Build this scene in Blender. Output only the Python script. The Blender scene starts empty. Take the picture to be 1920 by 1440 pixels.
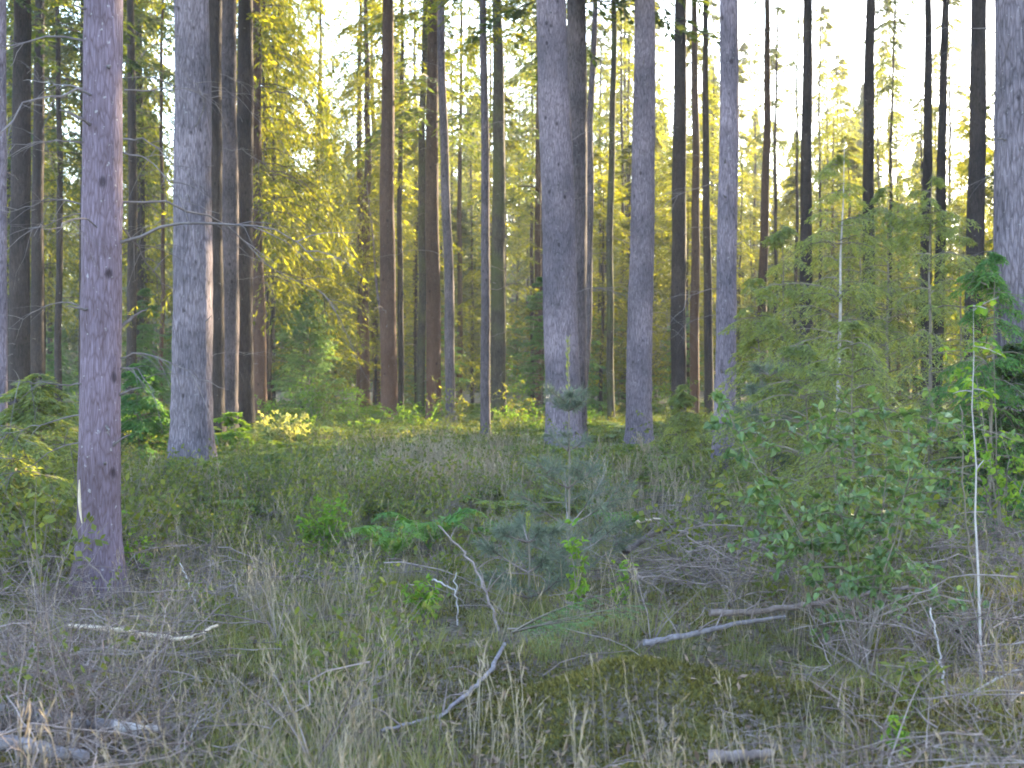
import bpy, math
import numpy as np
from mathutils import Vector

rng = np.random.default_rng(11)
R = rng.random
F, CH, HZ = 2667.0, 1.6, 700.0            # focal length in photo pixels, eye height, horizon row
SUN_AZ, SUN_EL = math.radians(38), math.radians(21)   # azimuth from the view axis towards the right

scene = bpy.context.scene
COL = scene.collection

# ------------------------------------------------------------------ helpers
def lattice(seed, n=64):
    return np.random.default_rng(seed).random((n, n))
_L = {s: lattice(s) for s in range(12)}
def noise2(x, y, s=0):
    g = _L[s % 12]; n = g.shape[0]
    xi = np.floor(x).astype(int); yi = np.floor(y).astype(int)
    fx = x - xi; fy = y - yi
    fx = fx*fx*(3-2*fx); fy = fy*fy*(3-2*fy)
    a = g[xi % n, yi % n]; b = g[(xi+1) % n, yi % n]; c = g[xi % n, (yi+1) % n]; d = g[(xi+1) % n, (yi+1) % n]
    return (a*(1-fx)+b*fx)*(1-fy) + (c*(1-fx)+d*fx)*fy

MOUNDS = [(0.55, 6.75, .5, .32, .20), (1.35, 6.95, .7, .35, .08), (0.5, 8.4, .8, .5, .06), (2.9, 9.2, 1.3, .9, .16),
          (-1.9, 8.3, .9, .4, .05), (-2.6, 6.6, 1.0, .4, .06), (2.0, 6.4, .6, .3, .05)]
def gh(x, y):
    x = np.asarray(x, float); y = np.asarray(y, float)
    near = np.clip((45-y)/30, 0, 1)
    z = (noise2(x*.35+7, y*.35, 1)-.5)*.12 + (noise2(x*1.3, y*1.3+3, 2)-.5)*.05*near + (noise2(x*4.1, y*4.1+3, 3)-.5)*.025*near
    for mx, my, sx, sy, h in MOUNDS:
        z = z + h*np.exp(-((x-mx)/sx)**2-((y-my)/sy)**2)
    return z
def g1(x, y): return float(gh(np.array([x]), np.array([y]))[0])
def P(px, py, Y): return np.array([(px-960)/F*Y, Y, CH+(HZ-py)/F*Y])
def ground_pt(px, py):
    Y = CH*F/(py-HZ)
    for _ in range(6):
        z = g1((px-960)/F*Y, Y); Y = (CH-z)*F/(py-HZ)
    return np.array([(px-960)/F*Y, Y, g1((px-960)/F*Y, Y)])
def norm(a): return a/np.maximum(np.linalg.norm(a, axis=-1, keepdims=True), 1e-9)

class Soup:
    def __init__(s): s.v = []; s.q = []; s.m = []; s.n = 0; s.sm = []
    def add(s, v, q, mi=0, smooth=False):
        v = np.asarray(v, float).reshape(-1, 3); q = np.asarray(q, np.int64).reshape(-1, 4)
        s.v.append(v); s.q.append(q+s.n); s.n += len(v)
        s.m.append(np.full(len(q), mi, np.int32)); s.sm.append(np.full(len(q), smooth, bool))
    def arrays(s):
        return np.concatenate(s.v), np.concatenate(s.q), np.concatenate(s.m), np.concatenate(s.sm)
    def mesh(s, name, mats):
        v, q, m, sm = s.arrays()
        me = bpy.data.meshes.new(name)
        me.vertices.add(len(v)); me.vertices.foreach_set('co', v.astype(np.float32).ravel())
        me.loops.add(q.size); me.loops.foreach_set('vertex_index', q.astype(np.int32).ravel())
        me.polygons.add(len(q)); me.polygons.foreach_set('loop_start', np.arange(0, q.size, 4, dtype=np.int32))
        me.polygons.foreach_set('loop_total', np.full(len(q), 4, np.int32))
        for mt in mats: me.materials.append(mt)
        me.polygons.foreach_set('material_index', m); me.polygons.foreach_set('use_smooth', sm)
        me.update(calc_edges=True); me.validate()
        return me

def tubes(s, Pts, Rad, S=4, mi=0, cap=False, smooth=True):
    Pts = np.asarray(Pts, float); Rad = np.asarray(Rad, float)
    if Pts.ndim == 2: Pts = Pts[None]; Rad = Rad[None]
    N, K, _ = Pts.shape
    t = norm(np.gradient(Pts, axis=1))
    mt = norm(Pts[:, -1]-Pts[:, 0])
    ref = np.where(np.abs(mt[:, 2:3]) > .8, np.array([1., 0, 0]), np.array([0, 0, 1.]))[:, None, :]
    u = norm(np.cross(t, np.broadcast_to(ref, t.shape))); w = np.cross(t, u)
    a = np.arange(S)*2*math.pi/S
    V = Pts[:, :, None, :] + Rad[:, :, None, None]*(u[:, :, None, :]*np.cos(a)[None, None, :, None]+w[:, :, None, :]*np.sin(a)[None, None, :, None])
    i = np.arange(N)[:, None, None]*K*S; k = np.arange(K-1)[None, :, None]*S; j = np.arange(S)[None, None, :]; j2 = (j+1) % S
    q = np.stack([i+k+j, i+k+j2, i+k+S+j2, i+k+S+j], -1)
    s.add(V, q, mi, smooth)
    if cap:
        for ii in range(N):
            for e in (0, K-1):
                ring = V[ii, e]; c = ring.mean(0)
                vv = np.concatenate([ring, c[None]]);
                qq = [[x, (x+1) % S, S, S] if S < 3 else [x, (x+1) % S, (x+2) % S, S] for x in range(0, S, 2)]
                s.add(vv, qq, mi, False)

def diamonds(s, base, d, n, L, W, mi=0, mid=.45):
    d = norm(d); side = norm(np.cross(d, n)); L = np.asarray(L)[:, None]; W = np.asarray(W)[:, None]
    v = np.stack([base, base+d*L*mid+side*W*.5, base+d*L, base+d*L*mid-side*W*.5], 1)
    s.add(v, np.arange(len(base)*4), mi)

def leaves(s, base, d, n, L, W, mi=0, fold=.25):
    """ovate leaf folded along its midrib: two quads"""
    d = norm(d); side = norm(np.cross(d, n)); up = norm(np.cross(side, d)); L = np.asarray(L)[:, None]; W = np.asarray(W)[:, None]
    r1 = base+d*L*.25+side*W*.45+up*W*fold; r2 = base+d*L*.62+side*W*.38+up*W*fold
    l1 = base+d*L*.25-side*W*.45+up*W*fold; l2 = base+d*L*.62-side*W*.38+up*W*fold
    tip = base+d*L-up*L*.08
    v = np.stack([base, r1, r2, tip, l2, l1], 1)
    i = np.arange(len(base))[:, None]*6
    q = np.concatenate([i+np.array([[0, 1, 2, 3]]), i+np.array([[0, 3, 4, 5]])])
    s.add(v, q, mi)

def rnd_dir(n, up=0.0):
    v = rng.normal(size=(n, 3)); v[:, 2] += up; return norm(v)

def stamp(s, templates, pos, rot, scl, tilt=None):
    """copies of template soups (each (v,q,m,sm)) turned about z, scaled and moved: for stuff nobody could count"""
    ti = rng.integers(0, len(templates), len(pos))
    for k, (v, q, m, sm) in enumerate(templates):
        ix = np.where(ti == k)[0]
        if not len(ix): continue
        c, sn = np.cos(rot[ix]), np.sin(rot[ix])
        V = np.empty((len(ix), len(v), 3))
        V[:, :, 0] = v[None, :, 0]*c[:, None]-v[None, :, 1]*sn[:, None]
        V[:, :, 1] = v[None, :, 0]*sn[:, None]+v[None, :, 1]*c[:, None]
        V[:, :, 2] = v[None, :, 2]
        if tilt is not None:
            V[:, :, 0] += V[:, :, 2]*tilt[ix, 0:1]; V[:, :, 1] += V[:, :, 2]*tilt[ix, 1:2]
        V = V*scl[ix][:, None, None]+pos[ix][:, None, :]
        Q = q[None]+(np.arange(len(ix))*len(v))[:, None, None]
        s.v.append(V.reshape(-1, 3)); s.q.append(Q.reshape(-1, 4)+s.n); s.n += V.shape[0]*V.shape[1]
        s.m.append(np.tile(m, len(ix))); s.sm.append(np.tile(sm, len(ix)))

def obj(name, me, parent=None, loc=(0, 0, 0), rotz=0.0, scale=1.0):
    o = bpy.data.objects.new(name, me); COL.objects.link(o)
    o.parent = parent; o.location = [float(c) for c in loc]; o.rotation_euler = (0, 0, float(rotz))
    o.scale = (scale,)*3 if np.isscalar(scale) else scale
    return o
def tag(o, label, cat, group=None, kind=None):
    o['label'] = label; o['category'] = cat
    if group: o['group'] = group
    if kind: o['kind'] = kind
    return o
def thing(name, label, cat, loc, group=None, rotz=0.0):
    return tag(obj(name, None, None, loc, rotz), label, cat, group)
def struct(name, me, kind='structure'):
    o = obj(name, me); o['kind'] = kind; return o

# ------------------------------------------------------------------ materials
def nodes(name):
    m = bpy.data.materials.new(name); m.use_nodes = True
    nt = m.node_tree; nt.nodes.clear()
    out = nt.nodes.new('ShaderNodeOutputMaterial')
    return m, nt, out
def N(nt, t, **kw):
    n = nt.nodes.new(t)
    for k, v in kw.items():
        if k in n.inputs: n.inputs[k].default_value = v
        else: setattr(n, k, v)
    return n
def ramp(nt, fac, stops):
    r = nt.nodes.new('ShaderNodeValToRGB'); e = r.color_ramp.elements
    while len(e) < len(stops): e.new(.5)
    for i, (p, c) in enumerate(stops):
        e[i].position = p; e[i].color = (*c, 1)
    nt.links.new(fac, r.inputs[0]); return r.outputs[0]
def mix(nt, fac, a, b, blend='MIX'):
    m = nt.nodes.new('ShaderNodeMix'); m.data_type = 'RGBA'; m.blend_type = blend
    for sock, val in ((m.inputs[0], fac), (m.inputs[6], a), (m.inputs[7], b)):
        if isinstance(val, bpy.types.NodeSocket): nt.links.new(val, sock)
        elif isinstance(val, tuple): sock.default_value = (*val, 1)
        else: sock.default_value = val
    return m.outputs[2]

def leaf_mat(name, stops, trans=.45, tint=(1.6, 1.35, .35), rough=.5, scale=.6, spec=.15):
    """leaf with light passing through it; colour varies leaf by leaf and clump by clump"""
    m, nt, out = nodes(name)
    geo = N(nt, 'ShaderNodeNewGeometry'); tc = N(nt, 'ShaderNodeTexCoord'); oi = N(nt, 'ShaderNodeObjectInfo')
    ns = N(nt, 'ShaderNodeTexNoise', Scale=scale, Detail=2.0); nt.links.new(tc.outputs['Object'], ns.inputs['Vector'])
    a = N(nt, 'ShaderNodeMath', operation='MULTIPLY'); nt.links.new(geo.outputs['Random Per Island'], a.inputs[0]); a.inputs[1].default_value = .5
    b = N(nt, 'ShaderNodeMath', operation='MULTIPLY_ADD'); nt.links.new(ns.outputs['Fac'], b.inputs[0]); b.inputs[1].default_value = .8
    nt.links.new(a.outputs[0], b.inputs[2])
    c = N(nt, 'ShaderNodeMath', operation='MULTIPLY_ADD'); nt.links.new(oi.outputs['Random'], c.inputs[0]); c.inputs[1].default_value = .25
    d = N(nt, 'ShaderNodeMath', operation='SUBTRACT'); nt.links.new(b.outputs[0], d.inputs[0]); d.inputs[1].default_value = .27
    nt.links.new(d.outputs[0], c.inputs[2])
    col = ramp(nt, c.outputs[0], stops)
    p = N(nt, 'ShaderNodeBsdfPrincipled', Roughness=rough); nt.links.new(col, p.inputs['Base Color'])
    p.inputs['Specular IOR Level'].default_value = spec
    t = N(nt, 'ShaderNodeBsdfTranslucent')
    tcx = mix(nt, 1.0, col, tint, 'MULTIPLY'); nt.links.new(tcx, t.inputs['Color'])
    mx = N(nt, 'ShaderNodeMixShader'); mx.inputs[0].default_value = trans
    nt.links.new(p.outputs[0], mx.inputs[1]); nt.links.new(t.outputs[0], mx.inputs[2]); nt.links.new(mx.outputs[0], out.inputs[0])
    return m

def bark_mat(name, dark, light, moss=0.0, red=0.0, fleck=.35, vs=9.0, bump=.5, mosscol=(.06, .075, .012)):
    m, nt, out = nodes(name)
    tc = N(nt, 'ShaderNodeTexCoord'); oi = N(nt, 'ShaderNodeObjectInfo')
    mp = N(nt, 'ShaderNodeMapping'); mp.inputs['Scale'].default_value = (vs, vs, vs*.16)
    ad = N(nt, 'ShaderNodeVectorMath', operation='ADD'); nt.links.new(tc.outputs['Object'], ad.inputs[0])
    cb = N(nt, 'ShaderNodeCombineXYZ'); nt.links.new(oi.outputs['Random'], cb.inputs[2]); sc = N(nt, 'ShaderNodeVectorMath', operation='SCALE'); sc.inputs['Scale'].default_value = 37.0
    nt.links.new(cb.outputs[0], sc.inputs[0]); nt.links.new(sc.outputs[0], ad.inputs[1]); nt.links.new(ad.outputs[0], mp.inputs[0])
    n1 = N(nt, 'ShaderNodeTexNoise', Scale=3.2, Detail=6.0, Roughness=.65, Distortion=.6); nt.links.new(mp.outputs[0], n1.inputs['Vector'])
    vo = N(nt, 'ShaderNodeTexVoronoi', feature='DISTANCE_TO_EDGE', Scale=3.0); nt.links.new(mp.outputs[0], vo.inputs['Vector'])
    n2 = N(nt, 'ShaderNodeTexNoise', Scale=1.1, Detail=4.0); nt.links.new(ad.outputs[0], n2.inputs['Vector'])
    n3 = N(nt, 'ShaderNodeTexNoise', Scale=28.0, Detail=3.0); nt.links.new(ad.outputs[0], n3.inputs['Vector'])
    base = ramp(nt, n1.outputs['Fac'], [(.3, dark), (.68, light)])
    fur = ramp(nt, vo.outputs['Distance'], [(0.0, (.45, .43, .43)), (.16, (1, 1, 1))])
    col = mix(nt, .8, base, fur, 'MULTIPLY')
    big = ramp(nt, n2.outputs['Fac'], [(.34, (.60, .60, .63)), (.66, (1.2, 1.15, 1.15))])
    col = mix(nt, 1.0, col, big, 'MULTIPLY')
    sep = N(nt, 'ShaderNodeSeparateXYZ'); nt.links.new(tc.outputs['Object'], sep.inputs[0])
    if red > 0:
        rz = N(nt, 'ShaderNodeMapRange'); nt.links.new(sep.outputs[2], rz.inputs[0]); rz.inputs[1].default_value = 1.0; rz.inputs[2].default_value = 4.5; rz.inputs[3].default_value = red; rz.inputs[4].default_value = .12
        col = mix(nt, rz.outputs[0], col, (.19, .085, .05))
    if moss > 0:
        mz = N(nt, 'ShaderNodeMapRange'); nt.links.new(n2.outputs['Fac'], mz.inputs[0]); mz.inputs[1].default_value = .6-moss*.5; mz.inputs[2].default_value = .75-moss*.3
        mz.inputs[4].default_value = .8
        col = mix(nt, mz.outputs[0], col, mosscol)
    km = N(nt, 'ShaderNodeMapping'); km.inputs['Scale'].default_value = (2.6, 2.6, 1.9); nt.links.new(ad.outputs[0], km.inputs[0])
    kv = N(nt, 'ShaderNodeTexVoronoi', Scale=1.5); nt.links.new(km.outputs[0], kv.inputs['Vector'])
    kr = ramp(nt, kv.outputs['Distance'], [(.07, (.28, .26, .26)), (.15, (1, 1, 1))])
    col = mix(nt, .9, col, kr, 'MULTIPLY')
    fl = ramp(nt, n3.outputs['Fac'], [(.66, (0, 0, 0)), (.72, (1, 1, 1))])
    fm = N(nt, 'ShaderNodeMath', operation='MULTIPLY'); nt.links.new(fl, fm.inputs[0]); fm.inputs[1].default_value = fleck
    col = mix(nt, fm.outputs[0], col, (.42, .41, .40))
    p = N(nt, 'ShaderNodeBsdfPrincipled', Roughness=.9); p.inputs['Specular IOR Level'].default_value = .15
    nt.links.new(col, p.inputs['Base Color'])
    hs = N(nt, 'ShaderNodeMath', operation='MULTIPLY_ADD'); nt.links.new(vo.outputs['Distance'], hs.inputs[0]); hs.inputs[1].default_value = 1.2; nt.links.new(n1.outputs['Fac'], hs.inputs[2])
    bp = N(nt, 'ShaderNodeBump', Strength=bump, Distance=.02); nt.links.new(hs.outputs[0], bp.inputs['Height']); nt.links.new(bp.outputs[0], p.inputs['Normal'])
    nt.links.new(p.outputs[0], out.inputs[0])
    return m

def wood_mat(name, stops, scale=14.0, rough=.85):
    m, nt, out = nodes(name)
    tc = N(nt, 'ShaderNodeTexCoord'); geo = N(nt, 'ShaderNodeNewGeometry')
    n1 = N(nt, 'ShaderNodeTexNoise', Scale=scale, Detail=5.0, Roughness=.7); nt.links.new(tc.outputs['Object'], n1.inputs['Vector'])
    a = N(nt, 'ShaderNodeMath', operation='MULTIPLY_ADD'); nt.links.new(geo.outputs['Random Per Island'], a.inputs[0]); a.inputs[1].default_value = .45
    b = N(nt, 'ShaderNodeMath', operation='SUBTRACT'); nt.links.new(n1.outputs['Fac'], b.inputs[0]); b.inputs[1].default_value = .22
    nt.links.new(b.outputs[0], a.inputs[2])
    col = ramp(nt, a.outputs[0], stops)
    p = N(nt, 'ShaderNodeBsdfPrincipled', Roughness=rough); p.inputs['Specular IOR Level'].default_value = .2
    nt.links.new(col, p.inputs['Base Color'])
    bp = N(nt, 'ShaderNodeBump', Strength=.5, Distance=.006); nt.links.new(n1.outputs['Fac'], bp.inputs['Height']); nt.links.new(bp.outputs[0], p.inputs['Normal'])
    nt.links.new(p.outputs[0], out.inputs[0])
    return m

def ground_mat():
    m, nt, out = nodes('forest_floor')
    tc = N(nt, 'ShaderNodeTexCoord')
    n1 = N(nt, 'ShaderNodeTexNoise', Scale=.9, Detail=6.0, Roughness=.6); nt.links.new(tc.outputs['Object'], n1.inputs['Vector'])
    n2 = N(nt, 'ShaderNodeTexNoise', Scale=34.0, Detail=6.0, Roughness=.75); nt.links.new(tc.outputs['Object'], n2.inputs['Vector'])
    n3 = N(nt, 'ShaderNodeTexNoise', Scale=4.0, Detail=5.0, Roughness=.7); nt.links.new(tc.outputs['Object'], n3.inputs['Vector'])
    litter = ramp(nt, n2.outputs['Fac'], [(.3, (.05, .038, .03)), (.5, (.13, .10, .082)), (.72, (.24, .195, .165))])
    moss = ramp(nt, n2.outputs['Fac'], [(.3, (.045, .048, .012)), (.7, (.16, .15, .045))])
    fac = ramp(nt, n3.outputs['Fac'], [(.46, (0, 0, 0)), (.58, (1, 1, 1))])
    col = mix(nt, fac, litter, moss)
    dk = ramp(nt, n1.outputs['Fac'], [(.35, (.7, .7, .7)), (.65, (1.1, 1.1, 1.1))])
    col = mix(nt, 1.0, col, dk, 'MULTIPLY')
    p = N(nt, 'ShaderNodeBsdfPrincipled', Roughness=.95); p.inputs['Specular IOR Level'].default_value = .1
    nt.links.new(col, p.inputs['Base Color'])
    bp = N(nt, 'ShaderNodeBump', Strength=.8, Distance=.03); nt.links.new(n2.outputs['Fac'], bp.inputs['Height']); nt.links.new(bp.outputs[0], p.inputs['Normal'])
    nt.links.new(p.outputs[0], out.inputs[0])
    return m

M = {}
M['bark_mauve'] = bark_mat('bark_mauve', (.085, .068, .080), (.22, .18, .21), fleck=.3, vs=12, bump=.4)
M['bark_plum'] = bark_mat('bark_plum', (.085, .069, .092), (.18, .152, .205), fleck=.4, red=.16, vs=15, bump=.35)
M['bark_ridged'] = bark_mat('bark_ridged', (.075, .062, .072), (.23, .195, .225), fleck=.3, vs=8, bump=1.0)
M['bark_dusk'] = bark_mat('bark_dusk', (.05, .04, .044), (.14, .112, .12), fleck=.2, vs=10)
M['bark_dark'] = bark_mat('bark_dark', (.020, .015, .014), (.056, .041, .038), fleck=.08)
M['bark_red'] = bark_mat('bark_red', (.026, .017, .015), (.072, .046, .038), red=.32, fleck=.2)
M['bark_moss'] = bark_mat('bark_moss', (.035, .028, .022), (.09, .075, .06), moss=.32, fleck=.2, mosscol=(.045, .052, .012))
G1 = [(.1, (.028, .044, .012)), (.5, (.072, .095, .018)), (.9, (.15, .16, .026))]
M['needle_mid'] = leaf_mat('needle_mid', G1, trans=.62, tint=(2.6, 2.1, .35))
M['needle_dark'] = leaf_mat('needle_dark', [(.1, (.022, .04, .018)), (.5, (.045, .075, .028)), (.9, (.085, .115, .035))], trans=.45, tint=(2.0, 1.6, .4))
M['needle_far'] = leaf_mat('needle_far', [(.1, (.03, .05, .025)), (.5, (.06, .085, .032)), (.9, (.11, .13, .04))], trans=.55, tint=(2.3, 1.9, .5), scale=.15)
M['needle_young'] = leaf_mat('needle_young', [(.1, (.085, .115, .05)), (.5, (.155, .195, .072)), (.9, (.26, .28, .085))], trans=.5, tint=(1.7, 1.5, .5), scale=1.2)
M['needle_fresh'] = leaf_mat('needle_fresh', [(.1, (.035, .09, .03)), (.5, (.065, .15, .045)), (.9, (.12, .22, .055))], trans=.45, tint=(1.5, 1.4, .5), scale=1.0)
M['needle_spring'] = leaf_mat('needle_spring', [(.1, (.08, .15, .06)), (.5, (.13, .22, .085)), (.9, (.2, .29, .1))], trans=.5, tint=(1.4, 1.35, .6), scale=1.0)
M['needle_pine'] = leaf_mat('needle_pine', [(.1, (.06, .075, .058)), (.5, (.10, .12, .088)), (.9, (.16, .18, .12))], trans=.2, tint=(1.2, 1.2, .7), scale=2.0, rough=.4)
M['leaf_birch'] = leaf_mat('leaf_birch', [(.1, (.05, .09, .036)), (.5, (.09, .15, .055)), (.9, (.17, .235, .085))], trans=.38, tint=(1.5, 1.4, .45), scale=2.0, rough=.38, spec=.4)
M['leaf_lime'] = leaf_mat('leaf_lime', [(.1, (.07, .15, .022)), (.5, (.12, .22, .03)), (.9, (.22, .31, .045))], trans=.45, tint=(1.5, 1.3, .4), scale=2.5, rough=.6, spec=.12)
M['leaf_painted_sun'] = leaf_mat('leaf_painted_sun', [(.1, (.20, .22, .06)), (.5, (.36, .36, .13)), (.9, (.52, .50, .24))], trans=.5, tint=(1.3, 1.2, .6), scale=2.5, rough=.6, spec=.12)  # pale cream is sun glare put into the leaf colour
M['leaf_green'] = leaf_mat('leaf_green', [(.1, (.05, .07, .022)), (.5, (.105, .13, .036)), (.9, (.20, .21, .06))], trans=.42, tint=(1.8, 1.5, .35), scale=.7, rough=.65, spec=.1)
M['fern'] = leaf_mat('fern', [(.1, (.06, .105, .026)), (.5, (.12, .19, .04)), (.9, (.23, .27, .06))], trans=.45, tint=(1.7, 1.4, .35), scale=.5)
M['fern_bright'] = leaf_mat('fern_bright', [(.1, (.06, .14, .04)), (.5, (.11, .22, .055)), (.9, (.2, .31, .07))], trans=.45, tint=(1.5, 1.4, .4), scale=2.0)
M['grass'] = leaf_mat('grass', [(.1, (.075, .09, .028)), (.5, (.145, .155, .052)), (.9, (.235, .22, .09))], trans=.35, tint=(1.5, 1.3, .5), scale=.8)
M['straw'] = leaf_mat('straw', [(.1, (.16, .125, .08)), (.5, (.28, .225, .155)), (.9, (.43, .365, .275))], trans=.3, tint=(1.2, 1.0, .7), scale=1.0)
M['litter'] = leaf_mat('litter', [(.1, (.06, .035, .025)), (.5, (.13, .085, .06)), (.9, (.26, .18, .12))], trans=.15, tint=(1.2, .9, .5), scale=1.0)
M['moss'] = leaf_mat('moss', [(.1, (.03, .028, .009)), (.5, (.085, .078, .02)), (.9, (.20, .165, .045))], trans=.25, tint=(1.4, 1.2, .3), scale=2.0)
M['twig'] = wood_mat('twig', [(.1, (.055, .038, .032)), (.5, (.14, .104, .093)), (.9, (.30, .245, .23))])
M['twig_grey'] = wood_mat('twig_grey', [(.1, (.05, .04, .04)), (.5, (.11, .09, .09)), (.9, (.21, .18, .18))])
M['twig_dark'] = wood_mat('twig_dark', [(.1, (.03, .022, .02)), (.5, (.07, .052, .048)), (.9, (.14, .11, .10))])
M['stem'] = wood_mat('stem', [(.1, (.06, .048, .035)), (.5, (.13, .105, .08)), (.9, (.22, .185, .15))])
M['stem_pale'] = wood_mat('stem_pale', [(.1, (.17, .14, .125)), (.5, (.30, .26, .245)), (.9, (.46, .42, .40))])
M['deadwood'] = wood_mat('deadwood', [(.15, (.05, .04, .04)), (.5, (.15, .128, .135)), (.9, (.36, .32, .335))], scale=13)
M['peeled'] = wood_mat('peeled', [(.1, (.28, .20, .14)), (.5, (.46, .35, .25)), (.9, (.62, .52, .42))], scale=9)  # bare wood, with the sun's orange warmth mixed into its colour
M['ground'] = ground_mat()

# ------------------------------------------------------------------ ground
def grid_soup(xs, ys):
    X, Y = np.meshgrid(xs, ys); Z = gh(X, Y)
    v = np.stack([X, Y, Z], -1); nx = len(xs)
    i = (np.arange(len(ys)-1)[:, None]*nx+np.arange(nx-1)[None]).ravel()
    s = Soup(); s.add(v, np.stack([i, i+1, i+nx+1, i+nx], -1), 0, True); return s
xs = np.concatenate([np.linspace(-400, -40, 14), np.arange(-36, -8, 1.5), np.arange(-8, 8, .09), np.arange(8, 36, 1.5), np.linspace(40, 400, 14)])
ys = np.concatenate([np.linspace(-120, 1, 12), np.arange(2, 18, .09), np.arange(18, 60, .8), np.linspace(62, 900, 40)])
struct('ground', grid_soup(xs, ys).mesh('ground', [M['ground']]))

# ------------------------------------------------------------------ tree building
def trunk_mesh(r0, H, lean=(0, 0), bend=0.0, sides=14, mat=None, rings=44, rough=.02, flare=.35):
    z = np.concatenate([[-.25], np.linspace(0, 1.2, 9), np.linspace(1.35, H, rings)])
    a = np.arange(sides)*2*math.pi/sides
    ph = R(6)*6.28
    rad = r0*(1-.85*(np.clip(z, 0, H)/H)**1.5)*(1+flare*np.exp(-np.clip(z, 0, 9)/.28))
    rr = rad[:, None]*(1+rough*(np.sin(3*a[None]+ph[0]+z[:, None]*.8)+np.sin(5*a[None]+ph[1]-z[:, None]*1.7)*.7+rng.normal(size=(len(z), sides))*.5))
    rr *= 1+.05*np.exp(-((z[:, None]/.62+ph[5]) % 1-.5)**2/.012)*(.3+.7*(np.sin(2*a[None]+ph[1]+z[:, None]*3) > 0))
    rr *= 1+.10*flare*np.exp(-np.clip(z, 0, 9)/.35)[:, None]*np.sin(5*a[None]+ph[2])*2
    cx = lean[0]*z+bend*np.sin(z*.55+ph[3])+bend*.35*np.sin(z*1.7+ph[4]); cy = lean[1]*z+bend*np.sin(z*.5+ph[5])
    cx -= np.interp(0, z, cx); cy -= np.interp(0, z, cy)
    V = np.stack([cx[:, None]+rr*np.cos(a), cy[:, None]+rr*np.sin(a), np.broadcast_to(z[:, None], rr.shape)], -1)
    K = len(z); k = np.arange(K-1)[:, None]*sides; j = np.arange(sides)[None]; j2 = (j+1) % sides
    s = Soup(); s.add(V, np.stack([k+j, k+j2, k+sides+j2, k+sides+j], -1), 0, True)
    return s.mesh('trunk', [mat]), (z, cx, cy, rad)

def conifer(nb, zl, Lmax, K, Mn, lL, lW, droop=.45, up=.2, hang=.5, prof=.8, low=.4, gap=.25, mats=None, wood=True, wr=.018, twl=.34, name='crown'):
    h = zl*(R(nb)**.95); az = np.arange(nb)*2.399+R(nb)*.9
    gp = noise2(az/6.283*3+5, h/zl*7, int(R()*12))
    keep = gp > gap; h, az = h[keep], az[keep]; nb = len(h)
    pr = (1-h/zl)**prof*(low+(1-low)*np.clip(h/zl*4, 0, 1))+.04
    L = Lmax*pr*(.55+.6*R(nb))
    d = np.stack([np.cos(az), np.sin(az), np.zeros(nb)], -1); pp = np.stack([-np.sin(az), np.cos(az), np.zeros(nb)], -1)
    u = up*(.5+R(nb)); dr = droop*(.6+.8*R(nb))
    def bp(t):
        t = np.asarray(t); return (d[:, None]*(L[:, None]*t)[..., None] + np.array([0, 0, 1.])*((u[:, None]*t-dr[:, None]*t*t)*L[:, None]+h[:, None])[..., None])
    s = Soup()
    if wood:
        t = np.broadcast_to(np.linspace(0, 1, 6), (nb, 6)); tubes(s, bp(t), (wr*L[:, None]/Lmax+.004)*(1.05-t), 3, 1, smooth=False)
    tk = np.clip(np.linspace(.12, 1, K)[None]+rng.normal(size=(nb, K))*.03, .05, 1)
    tp = bp(tk); sg = np.where(np.arange(K) % 2 == 0, 1., -1.)[None, :, None]
    ang = .9+rng.normal(size=(nb, K, 1))*.25
    td = d[:, None]*np.cos(ang)+pp[:, None]*np.sin(ang)*sg+np.array([0, 0, 1.])*(-.15-.35*hang*R((nb, K, 1)))
    td = norm(td); tl = (L[:, None]*twl*(1.15-tk)*(.6+.7*R((nb, K)))+.06*zl/12+.04)
    sm = np.linspace(.05, 1, Mn)[None, None]
    lp = tp[:, :, None]+td[:, :, None]*(tl[:, :, None]*sm)[..., None]-np.array([0, 0, 1.])*(hang*tl[:, :, None]*sm*sm*.8)[..., None]
    if wood:
        idx = rng.random((nb, K)) < .5
        ss = np.linspace(0, 1, 3)[None, None]
        w = tp[:, :, None]+td[:, :, None]*(tl[:, :, None]*ss)[..., None]-np.array([0, 0, 1.])*(hang*tl[:, :, None]*ss*ss*.8)[..., None]
        w = w[idx]; tubes(s, w, np.broadcast_to(np.array([1, .7, .3])*wr*.22, (len(w), 3)), 3, 1, smooth=False)
    sg2 = np.where(np.arange(Mn) % 2 == 0, 1., -1.)[None, None, :, None]
    side = norm(np.cross(td, np.array([0, 0, 1.])))[:, :, None]
    ld = td[:, :, None]*.8+side*sg2*.6+rng.normal(size=lp.shape)*.22-np.array([0, 0, 1.])*(.15+.5*hang*R(lp.shape[:3]+(1,)))
    nn = np.array([0, 0, 1.])+rng.normal(size=lp.shape)*.45
    n = lp[..., 0].size
    diamonds(s, lp.reshape(-1, 3), ld.reshape(-1, 3), nn.reshape(-1, 3), lL*(.6+.8*R(n)), lW*(.6+.8*R(n)), 0)
    return s.mesh(name, mats)

CM = [M['needle_mid'], M['twig_dark']]; CD = [M['needle_dark'], M['twig_dark']]
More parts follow.
